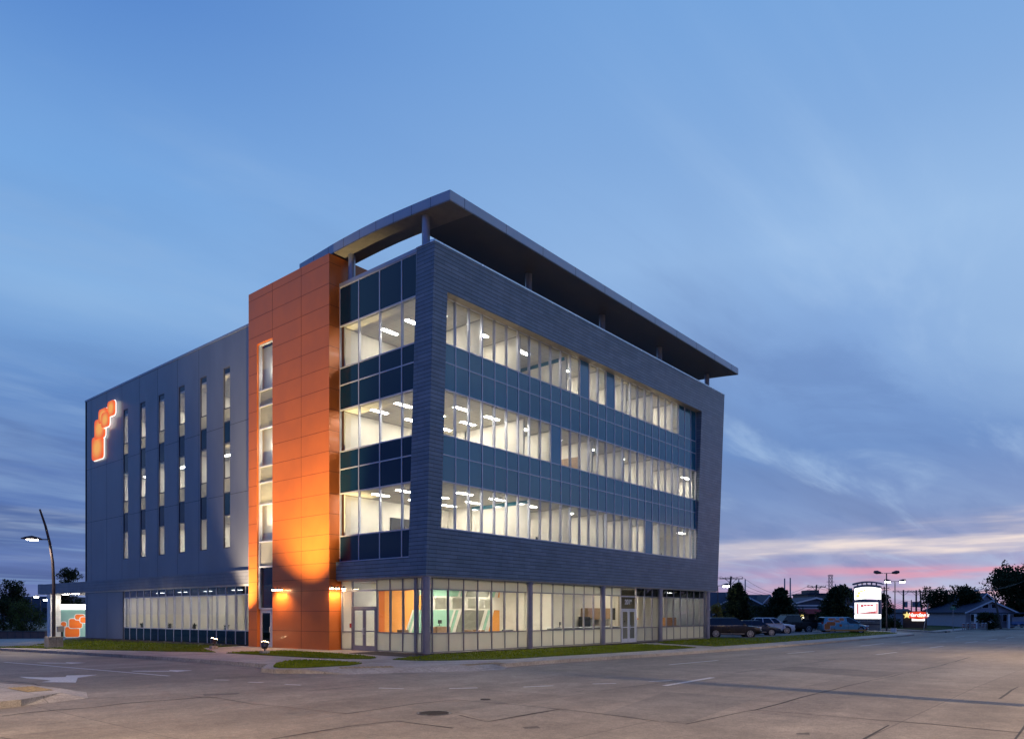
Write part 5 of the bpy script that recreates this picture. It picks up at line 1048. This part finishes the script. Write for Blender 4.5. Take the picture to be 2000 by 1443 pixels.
MB().box((ru - .04, ry(1806), rz_(1212)), (ru + .04, ry(1781), rz_(1206.5))).build('message_panel', emis('message_white', (1, .98, .88), 1.5), t)
MB().box((ru - .06, y0 + .4, rz_(1204.6)), (ru - .051, y1 - 1.2, rz_(1204.6) + .06)).build('yellow_swash', M['yell'], t)

# ------------------------------------------------------------------ far houses
M['shing'] = mat('dark_shingle', (.045, .055, .085), .8, 0, .2, 4); M['sidg'] = mat('grey_siding', (.1, .11, .14), .8, 0, .15, 3, stretch=(1, 1, 10)); M['sidw'] = mat('white_siding', (.42, .4, .43), .75, 0, .08, 3, stretch=(1, 1, 12)); M['brk'] = mat('tan_brick', (.2, .15, .12), .85, 0, .2, 6)
M['bwin'] = mat('dark_window', (.02, .022, .03), .1, 0, 0)
def frame_house(px, d, z0, heading): p = at(px, 1200, d); return Matrix.Translation((p[0], p[1], z0)) @ Matrix.Rotation(heading, 4, 'Z')
def gable_house(name, label, px, d, heading, L_, D_, hw_, hr, wall, roof, wins=3, z0=-.4, over=.5, gable_front=False, extra=None):
    """local x to the picture's right, local -y towards the camera; ridge along x unless gable_front"""
    p = at(px, 1200, d); p = (p[0] - math.sin(heading) * D_ / 2, p[1] + math.cos(heading) * D_ / 2); t = thing(name, label, 'house', (0, 0, 0)); w = MB(); w.box((-L_ / 2, -D_ / 2, 0), (L_ / 2, D_ / 2, hw_))
    if gable_front: w.prism([(-L_ / 2, -D_ / 2, hw_), (L_ / 2, -D_ / 2, hw_), (0, -D_ / 2, hr - .15)], (0, D_, 0))
    else: w.prism([(-L_ / 2, -D_ / 2, hw_), (-L_ / 2, D_ / 2, hw_), (-L_ / 2, 0, hr - .15)], (L_, 0, 0))
    w.build('wall', wall, t); r = MB(); th = Vector((0, 0, .16))
    if gable_front:
        for s in (-1, 1): r.prism([(s * (L_ / 2 + over), -D_ / 2 - over, hw_ - over * (hr - hw_) / (L_ / 2)), (0, -D_ / 2 - over, hr), (0, D_ / 2 + over, hr), (s * (L_ / 2 + over), D_ / 2 + over, hw_ - over * (hr - hw_) / (L_ / 2))], th)
    else:
        for s in (-1, 1): r.prism([(-L_ / 2 - over, s * (D_ / 2 + over), hw_ - over * (hr - hw_) / (D_ / 2)), (-L_ / 2 - over, 0, hr), (L_ / 2 + over, 0, hr), (L_ / 2 + over, s * (D_ / 2 + over), hw_ - over * (hr - hw_) / (D_ / 2))], th)
    r.build('roof', roof, t)
    tr_ = MB()
    if gable_front:
        for s in (-1, 1): tr_.prism([(s * (L_ / 2 + over), -D_ / 2 - over - .05, hw_ - over * (hr - hw_) / (L_ / 2) - .12), (0, -D_ / 2 - over - .05, hr - .12), (0, -D_ / 2 - over - .05, hr + .12), (s * (L_ / 2 + over), -D_ / 2 - over - .05, hw_ - over * (hr - hw_) / (L_ / 2) + .12)], (0, .05, 0))
    else: tr_.box((-L_ / 2 - over, -D_ / 2 - over - .06, hw_ - over * (hr - hw_) / (D_ / 2) - .05), (L_ / 2 + over, -D_ / 2 - over - .01, hw_ - over * (hr - hw_) / (D_ / 2) + .15))
    tr_.build('white_trim', M['white'], t)
    for i in range(wins):
        x_ = -L_ / 2 + L_ * (i + .5) / wins; f = MB().box((x_ - .6, -D_ / 2 - .05, 1.0), (x_ + .6, -D_ / 2 + .02, 2.3)).build('window', M['white'], t); MB().box((x_ - .5, -D_ / 2 - .07, 1.1), (x_ + .5, -D_ / 2 - .045, 2.2)).build('pane', M['bwin'], f)
    if extra: extra(t)
    t.location = (p[0], p[1], z0); t.rotation_euler = (0, 0, heading); return t
HF = HR
gable_house('house', 'long dark roofed house at the left of the row behind the parked cars', 1402, 105, HF + .1, 8, 9, 2.6, hgt(1155, 105), M['sidg'], M['shing'], 4)
gable_house('house', 'dark roofed house with a white edged sloping gable behind the evergreen', 1448, 100, HF - .35, 9.5, 9, 2.5, hgt(1158, 100), M['sidg'], M['shing'], 3, gable_front=True)
gable_house('house', 'grey house with a dark hipped roof between the two evergreens', 1478, 108, HF + .05, 6, 7, 2.6, hgt(1162, 113), M['brk'], M['shing'], 3)
gable_house('house', 'small house front with a pale triangular gable between the evergreens', 1502, 104, HF - .1, 4.4, 9, 2.2, hgt(1163, 109), M['sidw'], M['shing'], 1, gable_front=True)
def porch(t):
    MB().box((-5.5, -5.6, 2.9), (5.5, -4.5, 3.1)).build('porch_beam', M['white'], t)
    for x_ in (-5, -1.6, 1.6, 5): MB().box((x_ - .1, -5.5, 0), (x_ + .1, -5.3, 2.9)).build('porch_post', M['white'], t)
    MB().box((-4.4, -4.56, 3.4), (4.4, -4.5, 3.6)).build('gable_trim', M['white'], t)
gable_house('house', 'slate blue gabled building with white trim right of the evergreens', 1592, 108, HF, 11, 9, 3.2, hgt(1167, 112), M['sidg'], M['shing'], 4, gable_front=True, extra=porch)
def store(t): pass
# flat commercial building behind
p = at(1640, 1200, 150); t = thing('commercial_building', 'long low dark flat roofed building with rooftop units far behind', 'building', (0, 0, 0)); zt = hgt(1160.5, 150)
MB().box((-8, -4, 0), (3.5, 4, zt)).build('wall', M['brk'], t); MB().box((-8.2, -4.2, zt), (3.7, 4.2, zt + .25)).build('roof', M['shing'], t)
MB().box((-7.4, -3, zt + .25), (-5.4, 1, zt + .9)).build('roof_unit', M['brk'], t); MB().box((-1.6, -3, zt + .25), (1.2, 1, zt + 1.3), ).build('roof_unit', M['galv'], t); MB().box((1.4, -2, zt + .25), (3.0, 1, zt + .7)).build('roof_unit', M['white'], t)
t.location = (p[0], p[1], -.4); t.rotation_euler = (0, 0, HF)
# awning kiosk with lit sign
p = at(1577, 1200, 106); t = thing('small_shop', 'small tan shop with a red awning and a lit yellow sign', 'shop', (0, 0, 0))
MB().box((-2, -1.5, 0), (2.6, 2, 2.9)).build('wall', M['brk'], t); MB().prism([(-1.9, -1.5, 2.9), (-1.9, -2.5, 2.2), (-1.9, -1.5, 2.2)], (3.6, 0, 0)).build('awning', mat('red_canvas', (.3, .03, .03), .8, 0, .1), t)
MB().box((-.4, -1.54, .2), (.4, -1.5, 2.1)).build('door', M['bwin'], t); t.location = (p[0], p[1], -.3); t.rotation_euler = (0, 0, HF)
p = at(1565, 1200, 98); t = thing('menu_board', 'small glowing yellow menu board in front of the red awning', 'sign', (0, 0, 0)); MB().box((-.33, -.05, .75), (.33, .05, 1.75)).build('lit_panel', emis('menu_light', (1, .9, .6), 2.6), t); MB().box((-.05, -.04, 0), (.05, .04, .75)).build('post', M['dpole'], t); MB().box((-.28, -.05, 1.8), (.28, .05, 2.05)).build('top_panel', M['yell'], t)
t.location = (p[0], p[1], -.3); t.rotation_euler = (0, 0, HF)
# white bungalow
def bung(t):
    for x_ in (-.8, .8): f = MB().box((x_ - .62, -5.07, 3.15), (x_ + .62, -5.0, 3.9)).build('window', M['white'], t); MB().box((x_ - .5, -5.09, 3.22), (x_ + .5, -5.06, 3.82)).build('pane', M['bwin'], f)
    MB().box((-4.2, -7.2, 2.3), (6.4, -5.62, 2.5)).build('porch_roof', M['shing'], t)
    for x_ in (-4, -1.3, 1.6, 6.2): MB().box((x_ - .16, -7.1, 0), (x_ + .16, -6.8, 2.3)).build('porch_post', M['white'], t)
    MB().box((1.9, -7.0, .35), (6.0, -6.95, .42)).box((1.9, -7.0, .85), (6.0, -6.95, .9)).build('porch_railing', M['white'], t)
    MB().box((.9, -5.06, 0), (1.8, -5.0, 2.1)).build('door', M['bwin'], t)
gable_house('house', 'white bungalow with a low gabled roof and front porch near the right edge', 1933, 118, HF + .12, 8.4, 10, 2.6, hgt(1172, 118), M['sidw'], M['shing'], 3, gable_front=True, extra=bung)
gable_house('house', 'dark roofed house rising behind the white bungalow', 1924, 132, HF + .1, 6.4, 8, 3, hgt(1158, 132), M['sidw'], M['shing'], 2, gable_front=True)
# far right trailer
p = at(1985, 1200, 118); t = thing('trailer', 'small white and blue trailer parked under the large tree', 'trailer', (0, 0, 0)); MB().box((-1.4, -1, .5), (1.4, 1, 1.7)).build('body', M['sidw'], t, bevel=.05); MB().box((-1.41, -1.01, .5), (1.41, 1.01, .95)).build('blue_band', mat('blue_paint', (.08, .18, .4), .4, 0, 0), t)
for s in (-1, 1): MB().tube([(.2, s * .9, .3), (.2, s * 1.02, .3)], .3, 14).build('wheel', M['tyre'], t)
t.location = (p[0], p[1], -.3); t.rotation_euler = (0, 0, HF)
# pale sheds far right centre
for px, d_, w_, lb in ((1751, 135, 2.0, 'small blue grey shed behind the low shrub'), (1841, 140, 2.4, 'low pale shed between the two roadside trees')):
    p = at(px, 1200, d_); t = thing('shed', lb, 'shed', (0, 0, 0)); MB().box((-w_, -1.5, 0), (w_, 2, 2.4)).build('wall', M['sidw'], t); MB().prism([(-w_ - .2, -1.8, 2.4), (-w_ - .2, 2.3, 2.4), (-w_ - .2, .2, 3.1)], (2 * w_ + .4, 0, 0)).build('roof', M['shing'], t); t.location = (p[0], p[1], -.3); t.rotation_euler = (0, 0, HF)
# left: planter wall and far building
p = at(44, 1238, 1); t = thing('planter_wall', 'long low brown brick planter wall at the left edge', 'wall', (0, 0, 0))
za = -.95; dd = (CP[2] - za) * 1443 / (1245 - 1198); a = Vector(at(-30, 1245, dd)); b = Vector(at(88, 1245, dd)); zt = at(44, 1233.5, dd)[2]; dr = (b - a).normalized(); nn = Vector((-dr.y, dr.x, 0)) * .4
MB().hexa([(a.x, a.y, -1.2), (b.x, b.y, -1.2), (b.x + nn.x, b.y + nn.y, -1.2), (a.x + nn.x, a.y + nn.y, -1.2), (a.x, a.y, zt), (b.x, b.y, zt), (b.x + nn.x, b.y + nn.y, zt), (a.x + nn.x, a.y + nn.y, zt)]).build('brick_wall', brickm('planter_brick', (.3, .16, .12), (.34, .19, .14), (.13, .11, .1), .22, .075, .01, .85), t)
a2 = a - dr * .05 - nn * .1; b2 = b + dr * .05 - nn * .1; n3_ = nn * 1.2
MB().hexa([(a2.x, a2.y, zt), (b2.x, b2.y, zt), (b2.x + n3_.x, b2.y + n3_.y, zt), (a2.x + n3_.x, a2.y + n3_.y, zt), (a2.x, a2.y, zt + .1), (b2.x, b2.y, zt + .1), (b2.x + n3_.x, b2.y + n3_.y, zt + .1), (a2.x + n3_.x, a2.y + n3_.y, zt + .1)]).build('coping', M['dpole'], t)
p = at(75, 1200, 190); t = thing('office_block', 'distant dark blue building behind the left trees', 'building', (0, 0, 0)); MB().box((-7, -4, 0), (9, 6, hgt(1162, 190) + .5)).build('wall', M['sidg'], t)
for k in range(7): MB().box((-6.4 + 2 * k, -4.05, 3.2), (-5.2 + 2 * k, -3.98, 4.6)).build('window', M['bwin'], t)
t.location = (p[0], p[1], -1.2); t.rotation_euler = (0, 0, HF)
def area_lamp(px, py, d, label, twin=False, lit=True, base_y=None, lean=0, s=1.0, grp=None):
    z0 = -.35 if px > 1000 else -1.0; top = at(px, py, d); b = Vector((top[0], top[1], z0)); t = thing('area_lamp', label, 'lamp post', b, group=grp); r = Vector((RT[0], RT[1], 0)); H = top[2]
    MB().tube([b, Vector((b.x, b.y, H))], [.1 * s, .07 * s], 10).build('pole', M['dpole'], t, smooth=True)
    for q in ((-1, 1) if twin else (1,)):
        e = Vector((b.x, b.y, H)) + r * q * .8 * s; MB().tube([(b.x, b.y, H), e], .035, 6).build('arm', M['dpole'], t)
        h = MB(); c1 = e + r * q * .15; h.tube([e - r * q * .1 + Vector((0, 0, .05)), c1 + r * q * .25 + Vector((0, 0, .12)), c1 + r * q * .6 + Vector((0, 0, .16))], [.12 * s, .24 * s, .16 * s], 10); h.build('lamp_head', M['dpole'], t, smooth=True)
        if lit: MB().tube([e + Vector((0, 0, -.06)), c1 + r * q * .5 + Vector((0, 0, -.04))], [.1, .13], 8).build('lamp_lens', M['lamps'], t)
    return t
area_lamp(1731.5, 1119, 92, 'tall dark double headed lamp post right of the pylon sign, unlit', True, False)
area_lamp(1748, 1135, 97, 'double headed lit lamp post between the pylon sign and the red sign', True, True, s=.8)
area_lamp(1402, 1143.5, 82, 'lit single headed lamp post beside the right corner of the office block', False, True, s=.7)
area_lamp(61, 1164.5, 120, 'small lit lamp post far behind the round shrub', False, True, s=.6); area_lamp(79, 1170.5, 110, 'bright lit lamp post left of the canopy pier', False, True, s=.6)

# ------------------------------------------------------------------ utility poles, wires, tower
def upole(px, py, d, label, arm=1.5, trans=0, lean=0, thick=.15, arms=1, grp='utility poles beyond the signs', m='pole'):
    top = Vector(at(px, py, d)); r = Vector((RT[0], RT[1], 0)); b = Vector((top.x, top.y, -.5)) - r * lean; t = thing('utility_pole', label, 'utility pole', b, group=grp)
    MB().tube([b, top], [thick, thick * .7], 8).build('pole', M[m], t)
    for k in range(arms):
        zc = top - Vector((0, 0, .35 + k * 1.3)); 
        if arm: MB().tube([zc - r * arm, zc + r * arm], .07, 6).build('crossarm', M[m], t); MB().tube([zc - r * arm * .5, zc - Vector((0, 0, .8))], .035, 5).tube([zc + r * arm * .5, zc - Vector((0, 0, .8))], .035, 5).build('arm_brace', M[m], t)
        for q in (-.95, -.5, .5, .95):
            if arm: c = zc + r * arm * q; MB().tube([c, c + Vector((0, 0, .22))], .05, 6).build('insulator', M['dalu'], t)
    for q in ((-1, 1) if trans == 2 else (1,) if trans else ()):
        c = top - Vector((0, 0, 3.4 if arms == 1 else 4)) + r * q * .5; MB().tube([c, c + Vector((0, 0, 1.1))], .3, 10).build('transformer', M['galv'], t)
    return top
w0 = upole(1428, 1125, 108, 'leaning utility pole with two grey transformers above the houses', 1.7, 2, .9, .2, 1)
upole(1443, 1131, 170, 'first thin steel pole above the evergreen', 0, m='galv', thick=.2); upole(1455.5, 1131, 170, 'second thin steel pole right of the evergreen top', 0, m='galv', thick=.2)
upole(1532.5, 1129, 180, 'third thin steel pole above the broad evergreen', 0, m='galv', thick=.22); upole(1543.5, 1128, 180, 'fourth thin steel pole right of the broad evergreen', 0, m='galv', thick=.22)
w1 = upole(1595, 1141.5, 120, 'utility pole with a single crossarm above the blue gabled building', 1.5, 0, .7, .17)
upole(1631.5, 1140, 230, 'thin steel pole right of the lattice tower', 0, m='galv', thick=.25); upole(1640.5, 1140, 230, 'second thin steel pole right of the lattice tower', 0, m='galv', thick=.25)
upole(1727, 1145, 150, 'utility pole with transformers just right of the pylon sign', 1.0, 2, 0, .16)
w2 = upole(1764.5, 1151.5, 145, 'utility pole with a wide crossarm left of the red sign', 2.1, 1, 0, .2)
w3 = upole(1789.5, 1152, 148, 'utility pole with transformers above the red sign', 1.8, 2, 0, .2); w4 = upole(1797, 1152, 156, 'slightly leaning utility pole right above the red sign', 2.2, 0, -.5, .2)
w5 = upole(1848.5, 1151, 150, 'utility pole between the two roadside trees', 1.6, 0, 0, .18); upole(1858, 1158, 160, 'thin utility pole left of the full dark tree', 1.7, 1, 0, .15)
upole(1780, 1171, 170, 'short thin post above the star of the red sign', 0, thick=.15)
def wire(a, b, sag, t, n=14, r=.022):
    a, b = Vector(a), Vector(b); m = MB(); m.tube([a.lerp(b, i / n) - Vector((0, 0, 4 * sag * (i / n) * (1 - i / n))) for i in range(n + 1)], r, 4, cap=False); m.build('cable', M['ink'], t)
t = thing('power_lines', 'sagging overhead power lines strung between the utility poles', 'power line', (w0.x, w0.y, w0.z))
r3 = Vector((RT[0], RT[1], 0))
for q in (-1.5, 0, 1.5):
    wire(w0 + r3 * q, w1 + r3 * q * .8 + Vector((0, 0, -.1)), 2.2, t); wire(w1 + r3 * q, at(1740, 1150, 150), 1.2, t); wire(w2 + r3 * q, w3 + r3 * q, .4, t); wire(w3 + r3 * q, w5 + r3 * q, .8, t); wire(w5 + r3 * q, at(2000, 1135, 130), 1.0, t); wire(w0 + r3 * q, at(1380, 1128, 100), .2, t)
for k in range(4): wire(at(1764, 1172 + 4 * k, 146), at(1850, 1168 + 6 * k, 152), .6, t); wire(at(1764, 1172 + 4 * k, 146), at(1700, 1190 + 3 * k, 150), .5, t)
# lattice tower
top = Vector(at(1622, 1122, 420)); bz = -.5; t = thing('lattice_tower', 'distant red and grey lattice transmission tower', 'tower', (top.x, top.y, bz)); m = MB(); r = r3; f_ = Vector((FW[0], FW[1], 0))
def lp(zz, sx, sy):
    w_ = .8 if zz > top.z * .5 else .8 + (top.z * .5 - zz) * .14; return Vector((top.x, top.y, zz)) + r * sx * w_ + f_ * sy * w_
N = 12; zl = [bz + (top.z - bz) * i / N for i in range(N + 1)]
for i in range(N):
    for sx, sy in ((1, 1), (1, -1), (-1, -1), (-1, 1)):
        m.tube([lp(zl[i], sx, sy), lp(zl[i + 1], sx, sy)], .12, 4); nx_, ny_ = (sy, -sx); m.tube([lp(zl[i], sx, sy), lp(zl[i + 1], nx_, ny_)], .07, 4); m.tube([lp(zl[i + 1], sx, sy), lp(zl[i + 1], nx_, ny_)], .07, 4)
m.build('lattice', mat('tower_paint', (.25, .12, .12), .7, 0, .1), t); m = MB()
for zz, l in ((top.z - .5, 1.7), (top.z - 4, 2.2), (top.z - 8, 2.2)): m.tube([Vector((top.x, top.y, zz)) - r * l, Vector((top.x, top.y, zz)) + r * l], .12, 5)
m.build('crossarms', M['galv'], t)
# leaning cobra lamp at right
b = Vector(at(1955, 1226, 112)); tp = Vector(at(1941, 1156, 112)); b.z = -.4; t = thing('street_lamp', 'leaning street lamp pole with a long curved arm in front of the bungalow', 'street lamp', b)
MB().tube([b, tp], [.16, .1], 10).build('pole', M['pole'], t); MB().tube([tp, Vector(at(1933, 1150.5, 112)), Vector(at(1920, 1149.5, 112)), Vector(at(1909, 1152, 112))], .05, 8).build('arm', M['galv'], t); e = Vector(at(1909, 1152.5, 112)); MB().tube([e + r3 * .2, e - r3 * .4], [.1, .13], 8).build('lamp_head', M['galv'], t)
# leaning sign post near the red sign
a = Vector(at(1803.5, 1233, 97)); b = Vector(at(1813, 1178, 97)); a.z = max(a.z, -.45); t = thing('guy_pole', 'thin leaning pole standing in front of the red sign', 'pole', a); MB().tube([a, b], .05, 6).build('pole', M['galv'], t)
# street name sign
a = Vector(at(1861.5, 1228, 99)); a.z = -.4; tp = Vector(at(1861.5, 1185, 99)); t = thing('street_sign', 'green street name sign on a steel post beside the far corner', 'sign', a); MB().tube([a, tp], .04, 8).build('post', M['galv'], t)
gm = mat('green_sign', (.03, .22, .13), .4, 0, .05)
for z_, dr_, l in ((0, r3, .42), (.22, f_, .4)): c = tp - Vector((0, 0, .35)) + Vector((0, 0, z_)); MB().hexa([c - dr_ * l, c + dr_ * l, c + dr_ * l + Vector((.03, .03, 0)), c - dr_ * l + Vector((.03, .03, 0)), c - dr_ * l + Vector((0, 0, .2)), c + dr_ * l + Vector((0, 0, .2)), c + dr_ * l + Vector((.03, .03, .2)), c - dr_ * l + Vector((.03, .03, .2))]).build('name_plate', gm, t)
# traffic barricades
M['ored'] = mat('orange_reflective', (.6, .1, .04), .5, 0, .05)
bp_ = None
for i, (px, lb) in enumerate(((1882, 'orange and white barricade at the left of the row on the far lawn'), (1890, 'second barricade from the left on the far lawn'), (1898.5, 'third barricade from the left on the far lawn'), (1903, 'fourth barricade from the left on the far lawn'), (1919, 'second barricade from the right in front of the bush'), (1925, 'rightmost barricade in front of the bush'))):
    p = at(px, 1200, 101 + (i % 3)); 
    if bp_ is None:
        t = thing('barricade', lb, 'barricade', (0, 0, 0), group='orange barricades on the far lawn')
        for s in (-1, 1): MB().box((s * .12 - .015, -.18, 0), (s * .12 + .015, .18, .9)).build('leg', M['galv'], t)
        for k in range(4): MB().box((-.15, -.03, .35 + k * .16), (.15, .0, .5 + k * .16)).build('striped_board', M['ored'] if k % 2 == 0 else M['white'], t)
        bp_ = t
    else: t = copy_tree(bp_); t['label'] = lb
    t.location = (p[0], p[1], -.33); t.rotation_euler = (0, 0, HF + (i % 3 - 1) * .3)
# utility box
p = at(1745.5, 1231, 86); t = thing('utility_box', 'small pale utility cabinet on the grass right of the pylon sign', 'utility box', (p[0], p[1], -.35)); MB().box((p[0] - .25, p[1] - .25, -.35), (p[0] + .25, p[1] + .25, .2)).build('cabinet', M['white'], t, bevel=.02); MB().box((p[0] - .28, p[1] - .28, .2), (p[0] + .28, p[1] + .28, .25)).build('lid', M['galv'], t)
p = at(1899, 1233, 94); t = MB().box((p[0] - 1.2, -7.25, -.62), (p[0] + 1.2, -6.6, -.33)).build('storm_drain', M['ink'], bevel=.02); tag(t, 'dark storm drain opening in the far kerb', 'drain')

# treeline on the far side of the streets: what the glass reflects
fb = MB(); rnd = random.Random(99)
for k in range(46):
    if k < 30: c = (-60 + k * 8.5 + rnd.uniform(-2, 2), -62 + rnd.uniform(-5, 4))
    else: c = (-66 + rnd.uniform(-4, 4), -55 + (k - 30) * 9)
    hh = rnd.uniform(6, 12); 
    for j in range(7): leaves(fb, (c[0] + rnd.uniform(-3, 3), c[1] + rnd.uniform(-2, 2), hh * rnd.uniform(.2, .8)), rnd.uniform(2.2, 3.6), 70, 1.5)
tag(fb.build('far_trees', M['leafd']), 'dark belt of trees across the streets opposite the office block', 'trees', kind='stuff')
